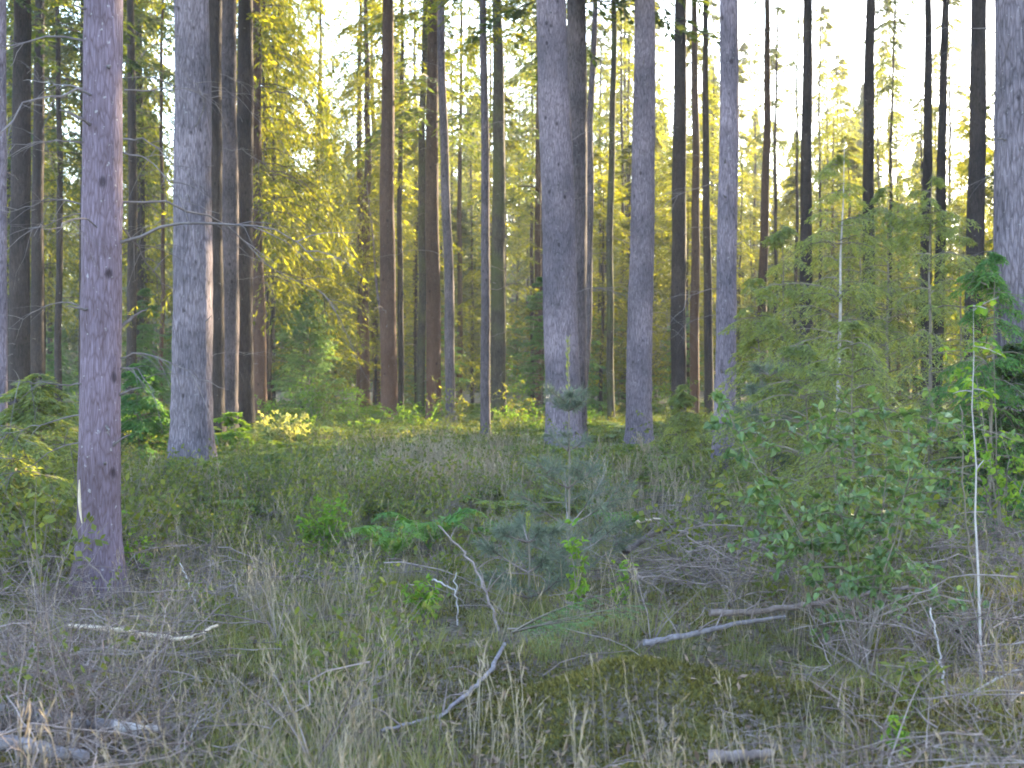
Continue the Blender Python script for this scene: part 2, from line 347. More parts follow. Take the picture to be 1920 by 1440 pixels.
# tall crowns (z from 0 up): airy, dense, hanging
CROWN_AIR = [conifer(80, 11, 2.5, 12, 8, .16, .05, gap=.36, mats=CM, low=.55) for _ in range(3)]
CROWN_DENSE = [conifer(130, 12, 3.0, 13, 9, .18, .06, gap=.28, mats=CM, low=.7) for _ in range(3)]
CROWN_FULL = [conifer(200, 12, 3.0, 12, 9, .2, .085, gap=.2, mats=CD, low=.7) for _ in range(2)]
CROWN_DARK = [conifer(120, 12, 2.8, 12, 10, .18, .06, gap=.3, mats=CD, low=.7) for _ in range(2)]
CROWN_HANG = [conifer(125, 13, 3.2, 13, 10, .16, .048, droop=.6, hang=.9, up=.2, gap=.34, mats=CM, low=.95) for _ in range(3)]

def dead_branch(L, n_tw, r=.012, sag=.35):
    """a bare drooping branch from the origin along +x"""
    s = Soup(); K = 12; t = np.linspace(0, 1, K)
    wob = np.cumsum(rng.normal(size=(K, 3))*.018, 0)*L; wob -= wob[0]
    up = .15*rng.normal()
    main = np.stack([t*L, wob[:, 1]*1.5, (up*t-sag*t*t)*L+wob[:, 2]*1.3], -1)
    tubes(s, main, r*(1.05-.85*t), 5, 0)
    if n_tw:
        tk = .2+.75*R(n_tw); b = np.stack([np.interp(tk, t, main[:, i]) for i in range(3)], -1)
        dd = norm(np.stack([.5+.6*R(n_tw), np.where(R(n_tw) > .5, 1, -1)*(.3+.8*R(n_tw)), rng.normal(size=n_tw)*.45-.2], -1))
        tl = L*(.15+.3*R(n_tw)); s5 = np.linspace(0, 1, 5)
        tw = b[:, None]+dd[:, None]*(tl[:, None]*s5)[..., None]-np.array([0, 0, 1.])*(tl[:, None]*s5*s5*.35)[..., None]+rng.normal(size=(n_tw, 5, 3))*.012*L*s5[None, :, None]
        tubes(s, tw, np.broadcast_to(r*.45*(1-.75*s5), (n_tw, 5)), 3, 0)
    return s.mesh('dead_branch', [M['twig_grey']])
DEAD = [dead_branch(1.0+.6*R(), 3+int(R()*5), .006+.004*R(), .15+.5*R()) for _ in range(9)]
STUB = [dead_branch(.12+.1*R(), 0, .014, .1) for _ in range(3)]

def add_dead(root, prof, zs, azs, scales, meshes=None):
    z, cx, cy, rad = prof
    for zz, a, sc in zip(zs, azs, scales):
        r = np.interp(zz, z, rad)*.9
        me = (meshes or DEAD)[int(R()*len(meshes or DEAD))]
        o = obj('dead_branch' if meshes is not STUB else 'branch_stub', me, root, (np.interp(zz, z, cx)+math.cos(a)*r, np.interp(zz, z, cy)+math.sin(a)*r, zz), a, sc)
        o.rotation_euler = (rng.normal()*.3, rng.normal()*.15, a)

# label, x at top edge, x at base row, base row used for x, width px, distance, bark, crown kind, bare branches, bend
TREES = [
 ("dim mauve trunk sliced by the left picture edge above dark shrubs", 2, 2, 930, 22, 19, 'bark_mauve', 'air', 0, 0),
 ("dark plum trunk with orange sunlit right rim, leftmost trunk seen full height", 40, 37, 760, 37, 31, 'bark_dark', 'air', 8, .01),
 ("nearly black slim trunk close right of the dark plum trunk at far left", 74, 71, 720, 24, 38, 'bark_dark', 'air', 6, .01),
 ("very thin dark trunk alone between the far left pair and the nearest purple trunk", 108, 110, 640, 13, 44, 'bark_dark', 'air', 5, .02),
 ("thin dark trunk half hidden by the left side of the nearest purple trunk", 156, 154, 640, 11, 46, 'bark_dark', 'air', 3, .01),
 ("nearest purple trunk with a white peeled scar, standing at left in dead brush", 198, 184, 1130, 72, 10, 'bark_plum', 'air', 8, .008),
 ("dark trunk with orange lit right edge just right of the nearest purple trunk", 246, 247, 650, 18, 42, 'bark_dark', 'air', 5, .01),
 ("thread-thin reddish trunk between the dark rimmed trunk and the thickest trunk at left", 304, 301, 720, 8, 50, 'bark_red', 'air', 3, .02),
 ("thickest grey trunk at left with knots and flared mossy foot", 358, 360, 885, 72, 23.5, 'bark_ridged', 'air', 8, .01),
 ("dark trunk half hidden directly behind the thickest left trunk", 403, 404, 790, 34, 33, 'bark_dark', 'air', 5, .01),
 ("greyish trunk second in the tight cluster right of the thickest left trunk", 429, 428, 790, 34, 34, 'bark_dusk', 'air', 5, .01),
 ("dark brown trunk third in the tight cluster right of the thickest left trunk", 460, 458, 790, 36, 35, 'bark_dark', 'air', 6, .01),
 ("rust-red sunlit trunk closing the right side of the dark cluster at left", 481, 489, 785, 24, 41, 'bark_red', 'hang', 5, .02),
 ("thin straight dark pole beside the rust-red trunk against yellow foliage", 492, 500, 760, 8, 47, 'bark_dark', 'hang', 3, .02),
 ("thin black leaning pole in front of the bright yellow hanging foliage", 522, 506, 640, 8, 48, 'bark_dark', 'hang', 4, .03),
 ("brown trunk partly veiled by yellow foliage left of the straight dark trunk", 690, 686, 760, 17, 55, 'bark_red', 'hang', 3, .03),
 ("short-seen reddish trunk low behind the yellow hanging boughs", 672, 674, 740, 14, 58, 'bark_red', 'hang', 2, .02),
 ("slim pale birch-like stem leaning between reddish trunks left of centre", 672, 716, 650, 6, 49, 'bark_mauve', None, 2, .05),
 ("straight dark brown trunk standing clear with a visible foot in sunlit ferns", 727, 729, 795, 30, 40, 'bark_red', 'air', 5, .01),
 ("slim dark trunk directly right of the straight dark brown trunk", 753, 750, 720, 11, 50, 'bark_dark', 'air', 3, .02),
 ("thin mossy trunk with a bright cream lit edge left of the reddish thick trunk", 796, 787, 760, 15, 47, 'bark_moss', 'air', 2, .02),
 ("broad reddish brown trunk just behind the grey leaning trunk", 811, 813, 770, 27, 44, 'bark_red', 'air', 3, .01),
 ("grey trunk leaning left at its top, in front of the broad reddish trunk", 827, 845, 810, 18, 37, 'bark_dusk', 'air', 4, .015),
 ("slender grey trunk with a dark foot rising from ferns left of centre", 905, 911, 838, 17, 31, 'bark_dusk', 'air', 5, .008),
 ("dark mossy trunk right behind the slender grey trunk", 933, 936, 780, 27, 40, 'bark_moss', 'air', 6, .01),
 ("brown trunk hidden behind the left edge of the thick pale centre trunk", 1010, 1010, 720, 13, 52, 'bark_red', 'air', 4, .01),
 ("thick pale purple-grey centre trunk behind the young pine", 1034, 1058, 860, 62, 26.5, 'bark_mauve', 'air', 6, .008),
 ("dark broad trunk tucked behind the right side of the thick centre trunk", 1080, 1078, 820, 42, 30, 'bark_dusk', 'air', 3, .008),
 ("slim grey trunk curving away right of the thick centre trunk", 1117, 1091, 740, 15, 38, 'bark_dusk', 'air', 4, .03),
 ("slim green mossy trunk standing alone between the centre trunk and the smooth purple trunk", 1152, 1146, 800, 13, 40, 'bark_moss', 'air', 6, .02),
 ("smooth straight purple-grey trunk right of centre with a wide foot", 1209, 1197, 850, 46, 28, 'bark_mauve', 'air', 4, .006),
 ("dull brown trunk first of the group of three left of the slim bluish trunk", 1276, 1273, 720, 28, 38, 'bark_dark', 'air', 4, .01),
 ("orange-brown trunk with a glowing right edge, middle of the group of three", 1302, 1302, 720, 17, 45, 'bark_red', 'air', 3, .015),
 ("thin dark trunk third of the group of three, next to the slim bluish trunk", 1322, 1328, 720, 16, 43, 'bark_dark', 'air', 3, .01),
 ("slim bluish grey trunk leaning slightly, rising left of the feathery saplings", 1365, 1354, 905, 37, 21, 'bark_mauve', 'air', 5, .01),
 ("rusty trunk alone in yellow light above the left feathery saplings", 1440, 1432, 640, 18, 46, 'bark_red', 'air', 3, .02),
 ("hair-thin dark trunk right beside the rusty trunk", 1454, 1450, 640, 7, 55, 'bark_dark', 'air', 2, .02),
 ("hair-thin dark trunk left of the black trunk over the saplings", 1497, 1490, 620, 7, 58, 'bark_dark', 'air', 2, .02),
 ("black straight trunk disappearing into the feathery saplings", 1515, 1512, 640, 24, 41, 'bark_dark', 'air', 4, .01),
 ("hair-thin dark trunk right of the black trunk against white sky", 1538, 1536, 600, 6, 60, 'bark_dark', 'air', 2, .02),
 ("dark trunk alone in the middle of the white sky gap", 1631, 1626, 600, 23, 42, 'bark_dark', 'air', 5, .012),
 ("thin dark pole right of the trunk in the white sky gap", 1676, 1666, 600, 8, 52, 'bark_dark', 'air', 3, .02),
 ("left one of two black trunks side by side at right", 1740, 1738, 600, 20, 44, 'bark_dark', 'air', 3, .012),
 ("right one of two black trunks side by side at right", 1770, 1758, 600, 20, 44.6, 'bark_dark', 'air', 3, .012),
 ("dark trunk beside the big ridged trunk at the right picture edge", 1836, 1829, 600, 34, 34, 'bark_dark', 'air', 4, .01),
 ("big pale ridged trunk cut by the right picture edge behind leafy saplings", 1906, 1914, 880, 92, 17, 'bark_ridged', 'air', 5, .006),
]
KEEP = []      # trunk positions other trees keep clear of
for lab, xt, xb, yb, wpx, Y, bark, crown, nd, bend in TREES:
    xg = (CH*F/Y+HZ)                                   # row where the foot meets the ground
    slope = (xt-xb)/(0-yb)                             # px per row
    xfoot = xb+slope*(xg-yb)
    X = (xfoot-960)/F*Y; z0 = g1(X, Y)
    lean = -slope
    dia = wpx/F*Y; H = 17+6*R()+min(dia, .6)*8
    root = thing('birch_tree' if 'birch' in lab else 'conifer_tree', lab, 'tree', (X, Y, z0))
    nearb = Y < 32
    if crown is None: H = 9
    me, prof = trunk_mesh(dia*.5*1.06, H, (lean, rng.normal()*.004), bend*1.8, 20 if nearb else 12, M[bark], 90 if nearb else 44, .022 if nearb else .03, .55 if nearb else .35)
    obj('trunk', me, root)
    if crown == 'air':
        zc = max(8.5, 3.6+Y*.17)+2.5*R() if Y < 44 else 7.5+3*R()
        c = (CROWN_AIR+CROWN_DARK)[int(R()*5)]
        sc = (H+.6-zc)/11.5
        wd = .6 if (xb > 1250 and Y > 46) else max(sc, .75)
        if xb > 1180 and 24 < Y <= 46: c = CROWN_FULL[int(R()*2)]; zc = CH+.262*Y+1.6; sc = (H+4-zc)/11.5; wd = 1.1
        obj('crown', c, root, (lean*zc, 0, zc), R()*6.28, (wd, wd, sc))
    elif crown == 'hang':
        zc = 3.8+1.5*R(); c = CROWN_HANG[int(R()*3)]; sc = (H+.5-zc)/13
        obj('crown', c, root, (lean*zc, 0, zc), R()*6.28, (1, 1, sc))
    else:
        obj('crown', CROWN_AIR[0], root, (lean*5, 0, 5), R()*6.28, .36)
    if nd:
        zmax = min(H*.6, 1.6+.27*Y)
        zs = 1.6+(zmax-1.6)*R(nd); az = np.where(R(nd) > .5, 0, math.pi)+rng.normal(size=nd)*.7
        add_dead(root, prof, zs, az, .6+.7*R(nd))
        if Y < 46:
            ns = 10; add_dead(root, prof, .8+(zmax-.8)*R(ns), -math.pi/2+rng.normal(size=ns)*.9, .5+.6*R(ns), STUB)
    KEEP.append((X, Y)); 
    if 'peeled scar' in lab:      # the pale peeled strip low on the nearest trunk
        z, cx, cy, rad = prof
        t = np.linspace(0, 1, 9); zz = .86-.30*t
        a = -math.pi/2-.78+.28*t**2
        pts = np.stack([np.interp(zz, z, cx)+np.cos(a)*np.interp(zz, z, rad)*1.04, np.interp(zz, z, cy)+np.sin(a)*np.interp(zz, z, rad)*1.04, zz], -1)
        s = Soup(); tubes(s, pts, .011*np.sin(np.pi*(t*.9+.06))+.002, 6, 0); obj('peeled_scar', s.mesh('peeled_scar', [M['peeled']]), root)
        # long bare boughs reaching right over the clearing and left
        for pxs in ([(222, 672), (262, 660), (320, 680), (375, 712), (430, 728)], [(228, 690), (255, 690), (290, 735)], [(150, 778), (95, 790), (40, 805), (0, 818)],
                    [(150, 828), (110, 838), (55, 875), (15, 890)], [(160, 268), (110, 262), (60, 268), (0, 272)], [(160, 165), (100, 158), (40, 150)],
                    [(158, 385), (110, 372), (55, 385), (0, 402)], [(160, 720), (110, 722), (60, 716), (20, 716)], [(232, 430), (262, 470), (300, 525), (330, 545)],
                    [(232, 260), (275, 262), (330, 310), (385, 355)], [(232, 285), (280, 300), (345, 375), (410, 402)], [(232, 170), (300, 168), (365, 168), (410, 195)]):
            K = 12; pp = np.array(pxs, float); tt = np.linspace(0, 1, len(pp)); t = np.linspace(0, 1, K)
            q = np.stack([np.interp(t, tt, pp[:, 0]), np.interp(t, tt, pp[:, 1])], -1)
            dy = rng.normal()*.5
            w = np.array([P(a, b, Y-.05+dy*tk) for (a, b), tk in zip(q, t)])-np.array([X, Y, z0])
            w += rng.normal(size=w.shape)*.006
            s = Soup(); tubes(s, w, .0062*(1.05-.8*t), 5, 0)
            nt_ = 7; tk = .15+.8*R(nt_); b = np.stack([np.interp(tk, t, w[:, i]) for i in range(3)], -1)
            md = norm(w[-1]-w[0]); dd = norm(md*.7+rng.normal(size=(nt_, 3))*.5); tl = .15+.35*R(nt_); s5 = np.linspace(0, 1, 5)
            tw = b[:, None]+dd[:, None]*(tl[:, None]*s5)[..., None]-np.array([0, 0, 1.])*(tl[:, None]*s5*s5*.4)[..., None]
            tubes(s, tw, np.broadcast_to(.0035*(1-.7*s5), (nt_, 5)), 3, 0)
            obj('dead_branch', s.mesh('dead_branch', [M['twig_grey']]), root)

# ------------------------------------------------------------------ the sunlit stand behind (one kind nothing tells apart)
def stand_tree(X, Y, label, group, crown, zc, H, r, bark):
    root = thing('conifer_tree', label, 'tree', (X, Y, g1(X, Y)), group)
    me, prof = trunk_mesh(r, H, (rng.normal()*.008, rng.normal()*.008), .03, 9, M[bark], 22, .03)
    obj('trunk', me, root)
    w = .85+.35*R(); obj('crown', crown, root, (0, 0, zc), R()*6.28, (w, w, (H+.6-zc)/12))
    return root
pts = []
def place(n, y0, y1, px0, px1, dmin):
    got = []
    for _ in range(n*40):
        if len(got) >= n: break
        Y = y0+(y1-y0)*R(); px = px0+(px1-px0)*R(); X = (px-960)/F*Y
        if all((X-a)**2+(Y-b)**2 > dmin*dmin for a, b in pts+KEEP): got.append((X, Y)); pts.append((X, Y))
    return got
BARKS = ['bark_dark', 'bark_dark', 'bark_dark', 'bark_red']
for X, Y in place(19, 48, 70, -150, 740, 3.0):
    stand_tree(X, Y, "tall conifer with low hanging yellow-green boughs in the left sunlit stand", "conifers in the left sunlit stand",
               (CROWN_HANG+CROWN_DENSE)[int(R()*6)], 3.5+4*R(), 19+6*R(), .11+.09*R(), BARKS[int(R()*4)])
for X, Y in place(5, 62, 80, -100, 900, 3.0):
    stand_tree(X, Y, "dark dense conifer deep inside the stand behind the left and middle trunks", "dark conifers deep in the stand",
               CROWN_FULL[int(R()*2)], .8+2*R(), 9+8*R(), .12+.06*R(), 'bark_dark')
for X, Y in place(18, 58, 100, 740, 1180, 3.2):
    stand_tree(X, Y, "tall conifer with glowing yellow-green crown in the stand behind the middle trunks", "conifers behind the middle trunks",
               CROWN_AIR[int(R()*3)], 6+5*R(), 19+6*R(), .09+.07*R(), BARKS[int(R()*4)])
for X, Y in [q for q in place(30, 58, 104, 1180, 2050, 2.8) if not -26 < q[0]*.79-q[1]*.62 < -20.5]:
    stand_tree(X, Y, "conifer with thin broken foliage in front of the white sky at right", "conifers before the white sky at right",
               (CROWN_AIR+CROWN_HANG[:1])[int(R()*4)], 2.5+4*R(), 10+5.5*R(), .09+.07*R(), BARKS[int(R()*4)])
for X, Y in [q for q in place(52, 48, 80, 560, 1960, 2.2) if not -36.5 < q[0]*.79-q[1]*.62 < -32.5 and not -26.5 < q[0]*.79-q[1]*.62 < -20]:
    root = stand_tree(X, Y, "half-grown conifer with yellow-green boughs down to the undergrowth beyond the trunks", "half-grown conifers beyond the trunks",
               (CROWN_HANG+CROWN_AIR)[int(R()*6)], .8+R(), 6.5+6.5*R(), .06+.03*R(), 'bark_dark')
for X, Y in place(26, 84, 110, 700, 2050, 2.6):
    right = X/Y*F+960 > 1230
    stand_tree(X, Y, "tall slender conifer far back with loose backlit foliage against the sky", "tall slender conifers far back",
               (CROWN_DENSE+CROWN_HANG)[int(R()*6)], 3+4*R(), (18 if right else 24)+6*R(), .09+.06*R(), 'bark_dark')
for X, Y in place(18, 70, 98, 880, 2000, 2.6):
    stand_tree(X, Y, "tall thin conifer whose loose high crown breaks up the white sky", "tall thin conifers with high crowns",
               (CROWN_AIR+CROWN_DENSE)[int(R()*6)], 8+4*R(), 22+5*R(), .09+.06*R(), 'bark_dark')
# the stand goes on beyond the right edge of the picture and shades the clearing
sx, sy = math.sin(SUN_AZ), math.cos(SUN_AZ)
cnt = 0
for _ in range(900):
    if cnt >= 54: break
    dist = 22+60*R(); sp = -14+24*R()
    if -10.6 < sp-4.3 < -6.0 and R() < .6: continue
    X, Y = dist*sx+sp*sy, dist*sy-sp*sx
    Y += 9*.77
    if X < .40*Y+2.0: continue
    if any((X-a)**2+(Y-b)**2 < 3.0**2 for a, b in pts): continue
    pts.append((X, Y)); cnt += 1
    stand_tree(X, Y, "dense conifer beyond the right picture edge that keeps the clearing in shade", "conifers beyond the right picture edge",
               CROWN_FULL[int(R()*2)], 3+4*R(), 23+5*R(), .15+.1*R(), 'bark_dark')

# far-off wood: one mass
def far_tree():
    s = Soup(); n = 4200
    h = R(n)**.8*18; az = R(n)*6.28; rr = np.clip(1-h/18.0, 0, 1)**.9*3.9*(.25+.75*R(n)**.6)*(.7+.45*np.sin(h*2.9+az*2+R()*6))
    p = np.stack([np.cos(az)*rr, np.sin(az)*rr, h+.5], -1)
    d = np.stack([np.cos(az), np.sin(az), -.6-.5*R(n)], -1)+rng.normal(size=(n, 3))*.35
    diamonds(s, p, d, np.array([0, 0, 1.])+rng.normal(size=(n, 3))*.5, (.35+.35*R(n))*(.35+.65*np.clip((18-h)/6, 0, 1)), .14+.12*R(n), 0)
    tubes(s, np.array([[0, 0, -.3], [0, 0, 9], [0, 0, 18.]]), np.array([.2, .13, .02]), 5, 1)
    return s.arrays()
seg0 = lambda a, b: a/b*F+960
FT = [far_tree() for _ in range(4)]
n = 190; Yf = 114+75*R(n)**1.2; Xf = (R(n)-.5)*1.05*Yf; sf = (.62+.5*R(n))*np.where(seg0(Xf, Yf) > 1000, 1.32, 1.45)
s = Soup(); stamp(s, FT, np.stack([Xf, Yf, np.zeros(n)-.2], -1), R(n)*6.28, sf)
tag(obj('far_wood', s.mesh('far_wood', [M['needle_far'], M['twig_dark']])), 'hazy blue-green wood closing the view behind all the trunks', 'wood', kind='stuff')

# ------------------------------------------------------------------ understorey: young trees in the hazy middle distance
YOUNG_HAZY = [conifer(90, 4.2, 1.35, 11, 9, .11, .035, droop=.25, up=.25, hang=.35, gap=.15, low=.8, prof=.7, mats=[M['needle_fresh'], M['stem']], wr=.012) for _ in range(3)]
for X, Y in place(44, 44, 84, -40, 1960, 1.7):
    root = thing('young_conifer', 'small hazy green conifer growing under the sunlit stand', 'sapling', (X, Y, g1(X, Y)), 'young conifers under the sunlit stand')
    obj('foliage', YOUNG_HAZY[int(R()*3)], root, (0, 0, 0), R()*6.28, .65+.65*R())
    st = Soup(); tubes(st, np.array([[0, 0, -.1], [.02, 0, 2.2], [0, 0, 4.]])*1., np.array([.03, .018, .004]), 5, 0, smooth=True); obj('stem', st.mesh('stem', [M['stem']]), root, scale=.75)

def young(label, px, pyb, pyt, Y, meshargs, mats, rotz=None, cat='sapling', nm='conifer_sapling', lean=(0, 0), stem='stem', w=1.0):
    """one young conifer of its own: height from the picture rows of its foot and tip"""
    X = (px-960)/F*Y; z0 = g1(X, Y); Ht = CH+(HZ-pyt)/F*Y-z0
    root = thing(nm, label, cat, (X, Y, z0))
    me = conifer(mats=mats, name='foliage', zl=Ht, **meshargs)
    me.transform(__import__('mathutils').Matrix(((w, 0, lean[0], 0), (0, w, lean[1], 0), (0, 0, 1, 0), (0, 0, 0, 1))))
    obj('foliage', me, root)
    st = Soup(); t = np.linspace(0, 1, 8); wob = np.cumsum(rng.normal(size=(8, 2))*.012, 0)
    tubes(st, np.stack([lean[0]*Ht*t+wob[:, 0], lean[1]*Ht*t+wob[:, 1], -.05+Ht*t*1.02], -1), (.008*Ht)*(1.1-t), 6, 0); obj('stem', st.mesh('stem', [M[stem]]), root)
    return root
NY = [M['needle_young'], M['stem']]; NF = [M['needle_fresh'], M['stem']]
fe = dict(nb=85, Lmax=1.25, K=14, Mn=12, lL=.055, lW=.014, droop=.6, up=.38, hang=.8, gap=.34, low=.9, prof=.55, wr=.009, twl=.3)
young('bright fresh green young conifer glowing in the gap left of centre', 580, 760, 545, 47, dict(nb=190, Lmax=1.5, K=12, Mn=10, lL=.10, lW=.03, droop=.2, up=.35, hang=.3, gap=.1, low=.9, prof=.6, wr=.01), [M['needle_spring'], M['stem']], nm='young_conifer')
young('feathery sapling leftmost in the thicket, right of the slim bluish trunk foot', 1465, 900, 420, 17.5, dict(fe, Lmax=.95), NY)
young('tallest feathery sapling with drooping tips in front of the black trunk', 1570, 900, 285, 15.5, dict(fe, nb=95, Lmax=1.3), NY, stem='stem_pale')
young('feathery sapling with yellow lit top left of the two black trunks', 1665, 900, 350, 16.5, dict(fe, nb=90), NY)
young('feathery sapling arching under the two black trunks', 1745, 900, 330, 15, dict(fe, nb=80, Lmax=1.15), NY)
young('feathery sapling with wide level boughs between the black trunk and the lone sky-gap trunk', 1610, 900, 400, 18.5, dict(fe, nb=95, Lmax=1.3), NY)
young('thin feathery sapling reaching left before the rusty trunk', 1440, 900, 520, 16, dict(fe, nb=75, Lmax=.95), NY, lean=(-.06, 0))
young('feathery sapling in the gap between the right black trunk and the dark edge trunk', 1800, 900, 420, 17, dict(fe, nb=85, Lmax=1.1), NY)
young('short feathery sapling filling the low gap behind the birch sapling', 1600, 1000, 600, 11.5, dict(fe, nb=75, Lmax=.9, lL=.045, lW=.012), NY)
young('low feathery sapling spreading behind the leafy birch sapling', 1510, 1000, 640, 13, dict(fe, nb=85, Lmax=1.2, lL=.05), NY)
young('feathery sapling before the big ridged trunk at the right edge', 1850, 950, 470, 12.5, dict(fe, nb=90, Lmax=.9), NF)
young('dark dense evergreen bush at the right picture edge below the ridged trunk', 1905, 1010, 640, 13.8, dict(fe, nb=170, Lmax=1.1, lL=.06, lW=.022, hang=.3), [M['needle_dark'], M['stem']], nm='evergreen_bush', cat='bush')
young('small sapling with long side twigs left of the birch sapling', 1285, 960, 720, 19, dict(fe, nb=60, Lmax=.6, lL=.06), NY)
young('dim green spruce sapling between the nearest trunk and the left picture edge', 75, 960, 700, 15, dict(fe, nb=140, Lmax=1.1, lL=.06, lW=.02, hang=.3), NY)
young('small yellow-lit spruce sapling at the foot of the left cluster', 437, 870, 770, 27, dict(fe, nb=60, Lmax=.6, lL=.09, lW=.03, hang=.2), [M['leaf_lime'], M['stem']])
young('low bushy sapling close left of the nearest trunk', 25, 1030, 800, 12, dict(fe, nb=90, Lmax=.9, lL=.06, lW=.018, hang=.4), NY)
young('green sapling low in the gap right of the nearest trunk', 262, 900, 680, 24, dict(fe, nb=90, Lmax=1.0, lL=.10, lW=.03, hang=.4), NF)

# young pines: whorls of long needles
def pine(label, px, Y, Ht, whorls, Lb, nm='pine_sapling'):
    X = (px-960)/F*Y; root = thing(nm, label, 'sapling', (X, Y, g1(X, Y)))
    st = Soup(); tubes(st, np.array([[0, 0, -.05], [.012, 0, Ht*.5], [0, 0, Ht]]), np.array([.013, .008, .003]), 6, 0); obj('stem', st.mesh('stem', [M['stem']]), root)
    f = Soup()
    for hz, nb, L in whorls:
        for b in range(nb):
            a = b*2*math.pi/nb+R(); K = 7; t = np.linspace(0, 1, K); Lr = L*(.7+.5*R()); upb = .25+.35*R()
            br = np.stack([np.cos(a)*t*Lr, np.sin(a)*t*Lr, hz+(upb*t-.1*t*t+.35*t**3)*Lr], -1)
            tubes(f, br, .006*(1.05-.7*t), 4, 1)
            subs = [(br, .25)]
            for q in range(4 if L > .2 else 1):
                tt = .35+.55*R(); b0 = np.array([np.interp(tt, t, br[:, i]) for i in range(3)]); dd = norm(np.array([np.cos(a+rng.normal()*.8), np.sin(a+rng.normal()*.8), .35]))
                sb = b0+dd*np.linspace(0, Lr*.4, 4)[:, None]; tubes(f, sb, np.array([.004, .0035, .003, .002]), 3, 1); subs.append((sb, .1))
            for sb, st0 in subs:
                n = 75; tt = st0+(1-st0)*R(n); kk = np.linspace(0, 1, len(sb))
                b0 = np.stack([np.interp(tt, kk, sb[:, i]) for i in range(3)], -1)
                ax = norm(sb[-1]-sb[-2]); dd = ax*.75+rnd_dir(n)*.8
                diamonds(f, b0, dd, rnd_dir(n), .055+.03*R(n), np.full(n, .0042), 0)
    obj('foliage', f.mesh('foliage', [M['needle_pine'], M['twig']]), root)
    # pale candle shoots on the leader
    c = Soup(); n = 90; zz = Ht*(.80+.2*R(n)); az = R(n)*6.28
    diamonds(c, np.stack([np.zeros(n), np.zeros(n), zz], -1), np.stack([np.cos(az)*.5, np.sin(az)*.5, np.ones(n)], -1), rnd_dir(n), .03+.02*R(n), np.full(n, .006), 0)
    obj('candle_shoot', c.mesh('candle_shoot', [M['needle_young']]), root)
    return root
pine('bluish young pine with a tall pale leader in front of the thick centre trunk', 1065, 10.3, 1.86,
     [(.12, 4, .40), (.28, 4, .50), (.5, 4, .44), (.78, 4, .36), (1.05, 3, .20), (1.34, 6, .15), (1.40, 4, .17)], .5)
pine('low bluish pine spreading at the left foot of the tall pine leader', 990, 9.3, .62, [(.08, 4, .32), (.25, 4, .32), (.45, 4, .22)], .4)
pine('small dark pine tuft rising above the left feathery saplings', 1445, 14, 1.75, [(.6, 5, .3), (1.0, 6, .3), (1.3, 6, .26), (1.55, 6, .2)], .3)

# ------------------------------------------------------------------ leafy plants
def leafy(label, px, pyb, Ht, Wd, n_st, n_lf, lL, lW, mat, nm='shrub', cat='shrub', stem='stem', Y=None, bare=.25, fold=.2, lean=(0, 0), curve=.5):
    if Y is None: p0 = ground_pt(px, pyb)
    else: p0 = np.array([(px-960)/F*Y, Y, 0]); p0[2] = g1(p0[0], Y)
    root = thing(nm, label, cat, p0)
    K = 8; t = np.linspace(0, 1, K)
    a = R(n_st)*6.28; out = Wd*.5*R(n_st)**.6; hh = Ht*(.55+.5*R(n_st))
    hh[0] = Ht; out[0] *= .3
    ends = np.stack([np.cos(a)*out+lean[0]*hh, np.sin(a)*out+lean[1]*hh, hh], -1)
    tc = t[None, :, None]
    st = np.concatenate([ends[:, None, :2]*(tc**(1+curve)), ends[:, None, 2:]*tc], -1)+rng.normal(size=(n_st, K, 3))*.012*Ht*tc
    s = Soup(); tubes(s, st, np.broadcast_to((.003+.0028*Ht)*(1.1-t), (n_st, K)), 5, 0)
    # side twigs
    nt_ = max(n_st*7, n_lf//14); si = rng.integers(0, n_st, nt_); tt = bare+(1-bare)*R(nt_); k0 = np.clip((tt*(K-1)).astype(int), 0, K-2); fr = (tt*(K-1)-k0)[:, None]
    b0 = st[si, k0]*(1-fr)+st[si, k0+1]*fr
    td = norm(np.stack([rng.normal(size=nt_), rng.normal(size=nt_), .35+.4*rng.normal(size=nt_)], -1)); tl = (.12+.30*R(nt_))*min(Ht, Wd)*.9
    s4 = np.linspace(0, 1, 4); tw = b0[:, None]+td[:, None]*(tl[:, None]*s4)[..., None]-np.array([0, 0, 1.])*(tl[:, None]*s4**2*.2)[..., None]
    tubes(s, tw, np.broadcast_to(.0025*(1.1-t[:4]*1.2)*(1+Ht*.3), (nt_, 4)), 3, 0)
    obj('stem', s.mesh('stem', [M[stem]]), root)
    f = Soup(); wi = rng.integers(0, nt_, n_lf); ft = R(n_lf)[:, None]
    lb = b0[wi]+td[wi]*tl[wi][:, None]*ft-np.array([0, 0, 1.])*tl[wi][:, None]*ft**2*.2
    ld = td[wi]*.5+rnd_dir(n_lf)*.8+np.array([0, 0, -.25])
    leaves(f, lb, ld, np.array([0, 0, 1.])+rng.normal(size=(n_lf, 3))*.5, lL*(.55+.7*R(n_lf)), lW*(.55+.7*R(n_lf)), 0, fold)
    obj('foliage', f.mesh('foliage', [M[mat]]), root)
    return root
leafy('birch sapling with large glossy green leaves and several thin stems at right', 1625, 1270, 1.40, 1.7, 9, 1700, .058, .048, 'leaf_birch', 'birch_sapling', 'sapling', 'stem', Y=7.9, bare=.30, curve=.1)
leafy('low leafy plant with blue-green leaves beside the white bare stem at right', 1800, 1215, .34, .5, 7, 110, .06, .05, 'leaf_birch', 'shrub', 'plant', Y=8.2)
leafy('small bright green rosette of leaves at the foot of the bare stems at right', 1722, 1335, .28, .28, 8, 80, .075, .04, 'leaf_green', 'leafy_plant', 'plant')
leafy('tiny lime green seedling near the bottom edge at right', 1682, 1425, .18, .16, 6, 40, .055, .03, 'leaf_lime', 'leafy_plant', 'plant')
